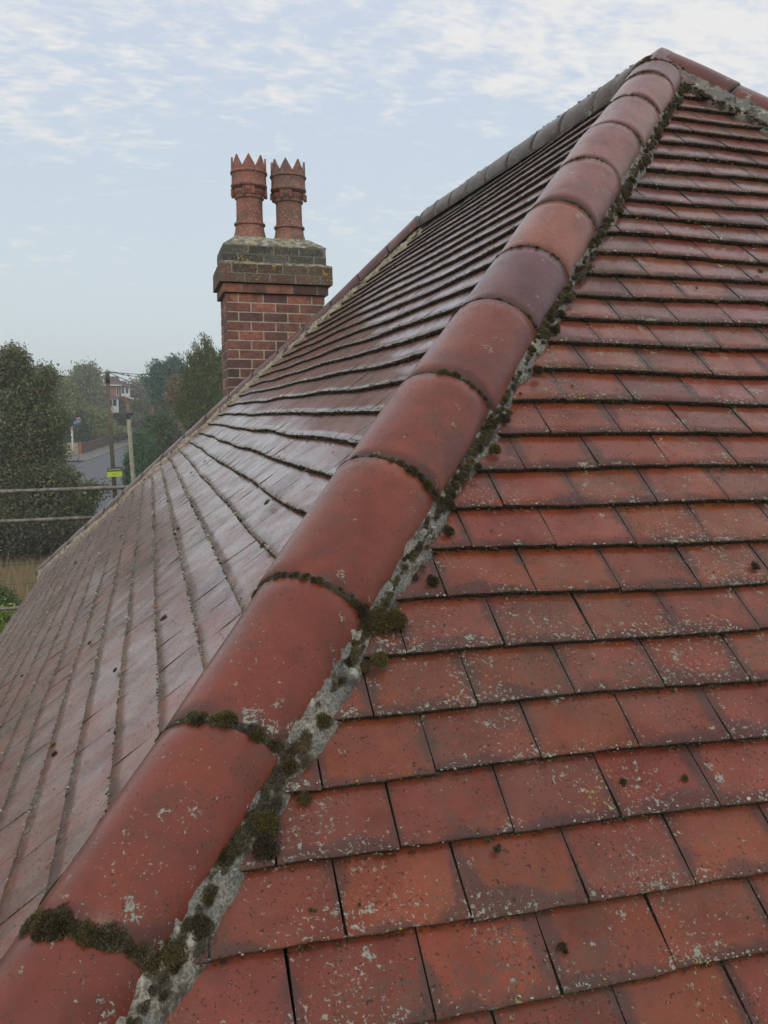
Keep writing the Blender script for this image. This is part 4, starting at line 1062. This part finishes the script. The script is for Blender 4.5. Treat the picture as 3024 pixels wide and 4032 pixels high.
tree('distant_tree', 'blue green distant tree low on the skyline behind the cables', 'tree', gbase(590, 210), blobs_from([(560, 1530, 16), (590, 1532, 22), (620, 1525, 22), (590, 1560, 36), (620, 1570, 34)], 210), 6000, .5, BLUE, .3)
woods_v = []; woods_t = []
for px in range(-500, 3600, 60):
    zc = NR.uniform(300, 380); c = at(px, NR.uniform(1560, 1590), zc); v, tt = leaf_cloud([c, c-[0, 0, 8]], [(9, 9, 8), (12, 12, 9)], 900, 1.1, BLUE+GREEN[:2]); woods_v.append(v); woods_t.append(tt)
V = np.vstack(woods_v); tag(mesh('distant_woods', V, np.arange(len(V)).reshape(-1, 4), M['leaf'], tint=np.vstack(woods_t)), kind='stuff', label='far belt of trees along the horizon')
# near shrubs at the foot of the scaffold
tree('garden_shrub', 'bright green leafy shrub at the edge of the dry grass', 'shrub', gbase(10, 27), blobs_from([(10, 2370, 32), (-40, 2350, 50), (40, 2380, 18), (-20, 2420, 60)], 27), 9000, .07, BRIGHT, .05)
tree('garden_shrub', 'darker yellow green shrub below the lowest scaffold rail', 'shrub', gbase(0, 20), blobs_from([(0, 2450, 50), (-60, 2440, 60), (30, 2490, 50), (-20, 2540, 80)], 20), 9000, .06, [(.085, .11, .02, 4), (.04, .055, .014, 4)], .05)
# dry grass
n = 26000; V = []; P = np.stack([NR.uniform(-13, -4.5, n), NR.uniform(26, 42.5, n)], 1); hgt = NR.uniform(.35, .95, n); an = NR.rand(n)*6.28; ln_ = NR.randn(n, 2)*.14; wd = .014
b0 = np.stack([P[:, 0]-wd*np.cos(an), P[:, 1]-wd*np.sin(an), np.zeros(n)], 1); b1 = np.stack([P[:, 0]+wd*np.cos(an), P[:, 1]+wd*np.sin(an), np.zeros(n)], 1); tp = np.stack([P[:, 0]+ln_[:, 0], P[:, 1]+ln_[:, 1], hgt], 1)
V = np.stack([b0, b1, tp], 1).reshape(-1, 3); pal = np.array([(.46, .36, .19), (.38, .30, .16), (.24, .22, .10), (.40, .27, .14)])[NR.choice(4, n, p=[.4, .3, .15, .15])]*NR.uniform(.7, 1.2, (n, 1))
tag(mesh('dry_grass', V, np.arange(3*n).reshape(-1, 3), M['drygrass'], tint=np.repeat(pal, 3, 0)), kind='stuff', label='tall dry straw coloured grass below the large tree')
mesh_ = mesh('field', [(-16, 25, .0), (-4.4, 25, .0), (-4.4, 43, .0), (-16, 43, .0)], [(0, 1, 2, 3)], plain('straw_ground', (.26, .21, .11), .95, 2, .3)); tag(mesh_, kind='structure', label='strip of dry straw ground')
# wire fence
wf = thing('wire_fence', 'two thin dark wires of a post and wire fence crossing the dry grass', 'fence', (-9.4, 28.3, 0))
for z, dy in ((1.50, 0), (.80, 0)):
    mb = MB(); pts = [(-13+k*1.2, 28.3+.0*k, z+.02*math.sin(k)+.012*k) for k in range(9)]; mb.tube(pts, .009, 5); mb.build('wire', M['cable'], wf)
for x in (-12.4, -3.6): mb = MB(); mb.tube([(x, 28.33, 0), (x, 28.33, 1.75)], .05, 8); mb.build('post', M['timberpole'], wf)

# ------------------------------------------------------------------ street furniture
# telegraph pole
pb = at(449, 1900, 40); px_, py_ = pb[0], pb[1]
tp_ = thing('telegraph_pole', 'tall weathered timber telegraph pole with cables at its top, left of the lamp post', 'telegraph pole', (px_, py_, 0))
topx = at(425, 1457, 40)
mb = MB(); mb.tube([(px_+.03, py_, 2.9), (px_-.06, py_, 5.6), (topx[0], py_, 8.35)], [.105, .095, .085], 12); mb.build('shaft', M['timberpole'], tp_)
mb = MB(); mb.tube([(px_+.07, py_, 0), (px_+.03, py_, 3.1)], [.14, .118], 12); mb.build('foot', M['darkpole'], tp_)
mb = MB(); mb.tube([(topx[0], py_, 8.30), (topx[0], py_, 8.80)], [.10, .105], 10, tint=(.06, .05, .045)); mb.build('terminal_block', M['paint'], tp_)
mb = MB(); mb.tube([(topx[0], py_, 8.80), (topx[0], py_, 8.90), (topx[0], py_, 8.96)], [.085, .10, .03], 10, tint=(.42, .40, .36)); mb.build('pole_cap', M['paint'], tp_)
for k in range(4):
    mb = MB(); mb.box((topx[0]+(.13 if k % 2 else -.13), py_-.02, 6.9+.42*k), (.06, .012, .012), tint=(.05, .05, .05)); mb.build('step_iron', M['paint'], tp_)
TOP = np.array([topx[0], py_, 8.86])
for i, (e, sg, lb) in enumerate(((at(740, 1462, 52), .5, 'overhead cable running right from the telegraph pole, the highest'), (at(735, 1480, 60), .7, 'overhead cable running right from the telegraph pole, second highest'), (at(600, 1512, 85), .9, 'overhead cable dropping right from the telegraph pole towards the low trees'), (at(620, 1522, 95), .9, 'lowest overhead cable right of the telegraph pole'), (at(300, 1490, 95), .6, 'overhead cable running left from the telegraph pole'), (at(250, 1482, 90), .6, 'upper overhead cable running left from the telegraph pole'))):
    mb = MB(); n_ = 16; pts = [TOP+(e-TOP)*k/n_-np.array([0, 0, sg*4*(k/n_)*(1-k/n_)*.35]) for k in range(n_+1)]; mb.tube(pts, .017, 5)
    tag(mb.build('overhead_cable', M['cable']), lb, 'cable', 'cables from the telegraph pole')
# lamp post
lb_ = at(522, 1880, 33); lp = thing('street_lamp', 'pale concrete street lamp column right of the telegraph pole', 'street lamp', (lb_[0], lb_[1], 0))
lt = at(507, 1640, 33)
mb = MB(); mb.tube([(lb_[0]+.14, lb_[1], 0), (lb_[0]+.02, lb_[1], 4.2), (lt[0], lb_[1], 6.62)], [.10, .088, .078], 14); mb.build('column', M['conc'], lp)
mb = MB(); mb.tube([(lt[0], lb_[1], 6.62), (lt[0]-.01, lb_[1], 6.80)], [.045, .05], 10, tint=(.07, .08, .10)); mb.build('bracket', M['paint'], lp)
mb = MB(); mb.tube([(lt[0]-.12, lb_[1], 6.79), (lt[0]-.10, lb_[1], 6.84), (lt[0]+.12, lb_[1], 6.87), (lt[0]+.17, lb_[1], 6.86)], [.04, .075, .08, .03], 12, tint=(.075, .08, .115)); mb.build('lantern', M['paint'], lp)
# estate board
sb = at(452, 1860, 35); sg = thing('estate_board', 'small lime green and dark grey agent board on a thin dark post', 'sign', (sb[0]+.32, sb[1], 0))
def plate(name, c, hx, hz, mat, y=0., rot=-.03, th=.006):
    mb = MB(); ca, sa = math.cos(rot), math.sin(rot); Rm = np.array([[ca, 0, sa], [0, 1, 0], [-sa, 0, ca]]); mb.box((c[0], sb[1]+y, c[1]), (hx, th, hz), rot=Rm); return mb.build(name, mat, sg)
SZ = sb[2]
plate('board', (sb[0]-.005, SZ+.10), .29, .105, M['boardgrey'])
plate('upper_band', (sb[0]-.005, SZ+.115), .25, .028, M['limedull'], -.012)
plate('lime_slip', (sb[0]-.005, SZ-.075), .295, .105, M['lime'], -.016, rot=-.045)
for k, (dx, w_) in enumerate(((-.075, .020), (-.02, .018), (.03, .016), (.075, .018))):
    mb = MB(); mb.box((sb[0]-.01+dx, sb[1]-.026, SZ-.065+.045*dx), (w_, .003, .022), tint=(.30, .34, .04)); mb.build('faded_lettering', M['paint'], sg)
mb = MB(); mb.tube([(sb[0]+.37, sb[1]+.02, 0), (sb[0]+.33, sb[1]+.02, SZ+.0), (sb[0]+.29, sb[1]+.02, SZ+.23)], .022, 6, tint=(.06, .07, .065)); mb.build('post', M['paint'], sg)
mb = MB(); mb.tube([(sb[0]+.29, sb[1]+.02, SZ+.22), (sb[0]-.1, sb[1]+.02, SZ+.215)], .018, 6, tint=(.06, .07, .065)); mb.build('arm', M['paint'], sg)

# ------------------------------------------------------------------ walls by the road
def wall(name, label, pts, h, th, mat, copem=None, cat='wall'):
    c = np.mean([p for p in pts], axis=0); o = thing(name, label, cat, (c[0], c[1], TZ(c[1])))
    mb = MB(); cp = MB()
    for (x0, y0), (x1, y1) in zip(pts[:-1], pts[1:]):
        n_ = max(1, int(math.hypot(x1-x0, y1-y0)/1.5))
        for k in range(n_):
            a = np.array([x0+(x1-x0)*k/n_, y0+(y1-y0)*k/n_]); b = np.array([x0+(x1-x0)*(k+1)/n_, y0+(y1-y0)*(k+1)/n_]); m_ = (a+b)/2; d = b-a; l_ = np.linalg.norm(d); d /= l_
            Rm = np.array([[d[0], -d[1], 0], [d[1], d[0], 0], [0, 0, 1]]); hh = h(m_[1]) if callable(h) else h
            mb.box((m_[0], m_[1], TZ(m_[1])+hh/2-.2), (l_/2+.002, th/2, hh/2+.2), rot=Rm); cp.box((m_[0], m_[1], TZ(m_[1])+hh+.04), (l_/2-.01, th/2+.04, .04), rot=Rm)
    mb.build('wall_body', mat, o); cp.build('coping', copem or mat, o); return o
wall('cream_garden_wall', 'low cream rendered garden wall at the road junction', [(-13.2, 97.5), (-9.9, 97.5)], 1.25, .3, M['wallcream'])
wall('brown_garden_wall', 'low brown stone garden wall following the pavement uphill', [(-9.65, 97.5), (-8.8, 100.2), (-7.4, 105.2), (-6.0, 110.0), (-3.0, 117)], lambda y: 1.15-.02*(y-97), .35, M['wallbrown'])
wall('pier_wall', 'short orange brick pier where cream and brown walls meet', [(-9.85, 97.2), (-9.55, 97.2)], 1.35, .35, M['farbrick'], cat='pier')
wall('terracotta_wall', 'terracotta coloured garden wall between the rounded hedges', [(-2.6, 140), (1.9, 141)], 2.3, .3, M['farbrick'])
wall('old_brick_wall', 'weathered orange brick garden wall below the wide dark hedge', [(-1.5, 122), (2.6, 121)], 1.6, .3, plain('mossy_brick', (.24, .13, .085), .9, 1.5, .4))
def lawn_():
    V = []; 
    for x in np.linspace(-9, 1, 6):
        for y in np.linspace(111, 128, 8): V.append((x, y, TZ(y)+.7))
    f = [(i*8+j, (i+1)*8+j, (i+1)*8+j+1, i*8+j+1) for i in range(5) for j in range(7)]
    tag(mesh('lawn', V, f, M['lawn']), kind='structure', label='sloping garden lawn above the roadside wall')
lawn_()
wp = at(283, 1710, 92); o = thing('white_post', 'thin white post standing on the cream wall', 'post', (wp[0], wp[1], TZ(wp[1])))
mb = MB(); mb.tube([(wp[0]+.08, wp[1], TZ(wp[1])), (wp[0], wp[1], TZ(wp[1])+3.1)], .11, 8); mb.build('shaft', M['white'], o)
mb = MB(); mb.box((wp[0]-.02, wp[1], TZ(wp[1])+3.25), (.16, .16, .16), tint=(.30, .29, .25)); mb.build('post_head', M['paint'], o)
fb = at(305, 1660, 90); o = thing('garden_ornament', 'small blue ornament with an orange top in front of the conical conifer', 'ornament', (fb[0], fb[1], TZ(fb[1])))
mb = MB(); mb.tube([(fb[0], fb[1], TZ(fb[1])), (fb[0], fb[1], fb[2]-.25)], .03, 6, tint=(.05, .06, .04)); mb.build('stake', M['paint'], o)
mb = MB(); mb.tube([(fb[0]-.42, fb[1], fb[2]-.32), (fb[0]-.1, fb[1], fb[2]-.1), (fb[0]+.30, fb[1], fb[2]+.08)], [.08, .26, .14], 8, tint=(.20, .26, .55)); mb.build('blue_body', M['paint'], o)
mb = MB(); mb.tube([(fb[0]-.15, fb[1], fb[2]+.30), (fb[0]+.15, fb[1], fb[2]+.33), (fb[0]+.38, fb[1], fb[2]+.22)], [.06, .13, .08], 8, tint=(.60, .25, .10)); mb.build('orange_top', M['paint'], o)

# ------------------------------------------------------------------ far house
def far_house():
    D = 150.; a = at(470, 1515, D); gz = TZ(a[1])
    X1 = a[0]; Y0 = a[1]; ze = a[2]; zr = at(470, 1478, D)[2]; X0 = at(200, 1515, D)[0]
    o = thing('brick_house', 'far orange brick house with brown roof, white bay and porch up the street', 'house', ((X0+X1)/2, Y0+3, gz))
    mb = MB(); mb.box(((X0+X1)/2, Y0+4, (ze+gz)/2), ((X1-X0)/2, 4, (ze-gz)/2)); mb.build('wall', M['farbrick'], o)
    # roof with ridge along X, hipped at the right
    yr = Y0+4; V = [(X0-.4, Y0-.5, ze), (X1+.4, Y0-.5, ze), (X1+.4, Y0+8.5, ze), (X0-.4, Y0+8.5, ze), (X0-.4, yr, zr), (X1-.3, yr, zr)]
    rf = mesh('roof', V, [(0, 1, 5, 4), (1, 2, 5), (2, 3, 4, 5), (3, 0, 4), (3, 2, 1, 0)], M['farroof'], o)
    mb = MB(); mb.box(((X0+X1)/2, Y0-.52, ze-.10), ((X1-X0)/2+.4, .04, .11)); mb.build('fascia', M['white'], o)
    # rear wing and bay to the right
    bx = at(490, 1540, D)[0]; hb = at(490, 1518, D)[2]; lb2 = at(490, 1560, D)[2]
    mb = MB(); mb.box((X1+.75, Y0+2.0, (hb+gz)/2), (.75, 1.6, (hb-gz)/2)); mb.build('side_wing', M['farbrick'], o)
    mb = MB(); mb.box((X1+1.0, Y0+.35, (hb+lb2)/2), (.78, .35, (hb-lb2)/2)); bay = mb.build('bay', M['white'], o)
    for dx in (-.45, .28): mb = MB(); mb.box((X1+1.0+dx, Y0-.02, (hb+lb2)/2+.15), (.20, .03, (hb-lb2)/2*.6)); mb.build('pane', M['glass'], bay)
    V = [(X1-.1, Y0-.5, hb), (X1+2.2, Y0-.5, hb-.35), (X1+2.2, Y0+3.6, hb-.35), (X1-.1, Y0+3.6, hb), (X1-.1, Y0+1.6, hb+1.0), (X1+.9, Y0+1.6, hb+.8)]
    mesh('wing_roof', V, [(0, 1, 5, 4), (1, 2, 5), (2, 3, 4, 5), (3, 0, 4)], M['farroof'], o)
    mb = MB(); mb.box((X1+1.7, Y0-.45, lb2-.25), (.75, .5, .12), rot=[[.95, 0, .3], [0, 1, 0], [-.3, 0, .95]]); mb.build('canopy', M['white'], o)
    # narrow white windows on the right edge of the brick wall
    for px in (468,):
        c = at(px+3, 1538, D); mb = MB(); mb.box((c[0]-.35, Y0-.03, c[2]), (.22, .05, .95)); wn = mb.build('window', M['white'], o)
        mb = MB(); mb.box((c[0]-.35, Y0-.09, c[2]), (.14, .02, .82)); mb.build('pane', M['glass'], wn)
    # porch
    c = at(435, 1585, D-6); mb = MB(); mb.box((c[0], c[1], (c[2]+.7+gz)/2), (1.35, 1.2, (c[2]+.7-gz)/2)); pc = mb.build('porch', M['white'], o)
    for dx in (-.75, 0, .75): mb = MB(); mb.box((c[0]+dx, c[1]-1.21, c[2]-.05), (.28, .03, .55)); mb.build('pane', M['glass'], pc)
    V = [(c[0]-1.6, c[1]-1.5, c[2]+.72), (c[0]+1.6, c[1]-1.5, c[2]+.72), (c[0]+1.6, c[1]+1.5, c[2]+.72), (c[0]-1.6, c[1]+1.5, c[2]+.72), (c[0]-.3, c[1], c[2]+1.55), (c[0]+.3, c[1], c[2]+1.55)]
    mesh('porch_roof', V, [(0, 1, 5, 4), (1, 2, 5), (2, 3, 4, 5), (3, 0, 4), (3, 2, 1, 0)], M['farroof'], o)
    for (px, py) in ((408, 1500),):
        c = at(px, py, D-.8); mb = MB(); mb.box((c[0], c[1], c[2]), (.12, .1, .55)); mb.build('vent_pipe', M['white'], o)
    c = at(534, 1515, 165); o2 = thing('far_chimney_house', 'far roof with an orange chimney showing beyond the white bay', 'house', (c[0], c[1]+3, TZ(c[1])))
    mb = MB(); mb.box((c[0]+2, c[1]+3, (c[2]-2.4+TZ(c[1]))/2), (4, 3, (c[2]-2.4-TZ(c[1]))/2)); mb.build('wall', M['farbrick'], o2)
    zz = c[2]-2.4; mesh('roof', [(c[0]-2.3, c[1]-.3, zz), (c[0]+6.3, c[1]-.3, zz), (c[0]+6.3, c[1]+6.3, zz), (c[0]-2.3, c[1]+6.3, zz), (c[0]-.5, c[1]+3, zz+1.9), (c[0]+5, c[1]+3, zz+1.9)], [(0, 1, 5, 4), (1, 2, 5), (2, 3, 4, 5), (3, 0, 4)], M['farroof'], o2)
    mb = MB(); mb.box((c[0], c[1]+3, c[2]-.6), (.5, .4, 1.3)); ch = mb.build('chimney', M['farbrick'], o2)
    for dx in (-.25, .25): mb = MB(); mb.tube([(c[0]+dx, c[1]+3, c[2]+.7), (c[0]+dx, c[1]+3, c[2]+1.15)], .15, 8, tint=(.6, .42, .25)); mb.build('chimney_pot', M['paint'], ch)
far_house()

# ------------------------------------------------------------------ haze
hz = NT('morning_haze'); hz.t.nodes.remove(hz.b)
pv = hz.n('ShaderNodeVolumePrincipled'); pv.inputs['Color'].default_value = (.95, .98, 1.0, 1); pv.inputs['Density'].default_value = .0012; pv.inputs['Anisotropy'].default_value = .1
hz.t.links.new(pv.outputs[0], hz.o.inputs['Volume'])
mb = MB(); mb.box((0, 255, 22), (720, 470, 24)); hb_ = mb.build('haze', hz.m); tag(hb_, kind='stuff', label='thin pale haze over the street')
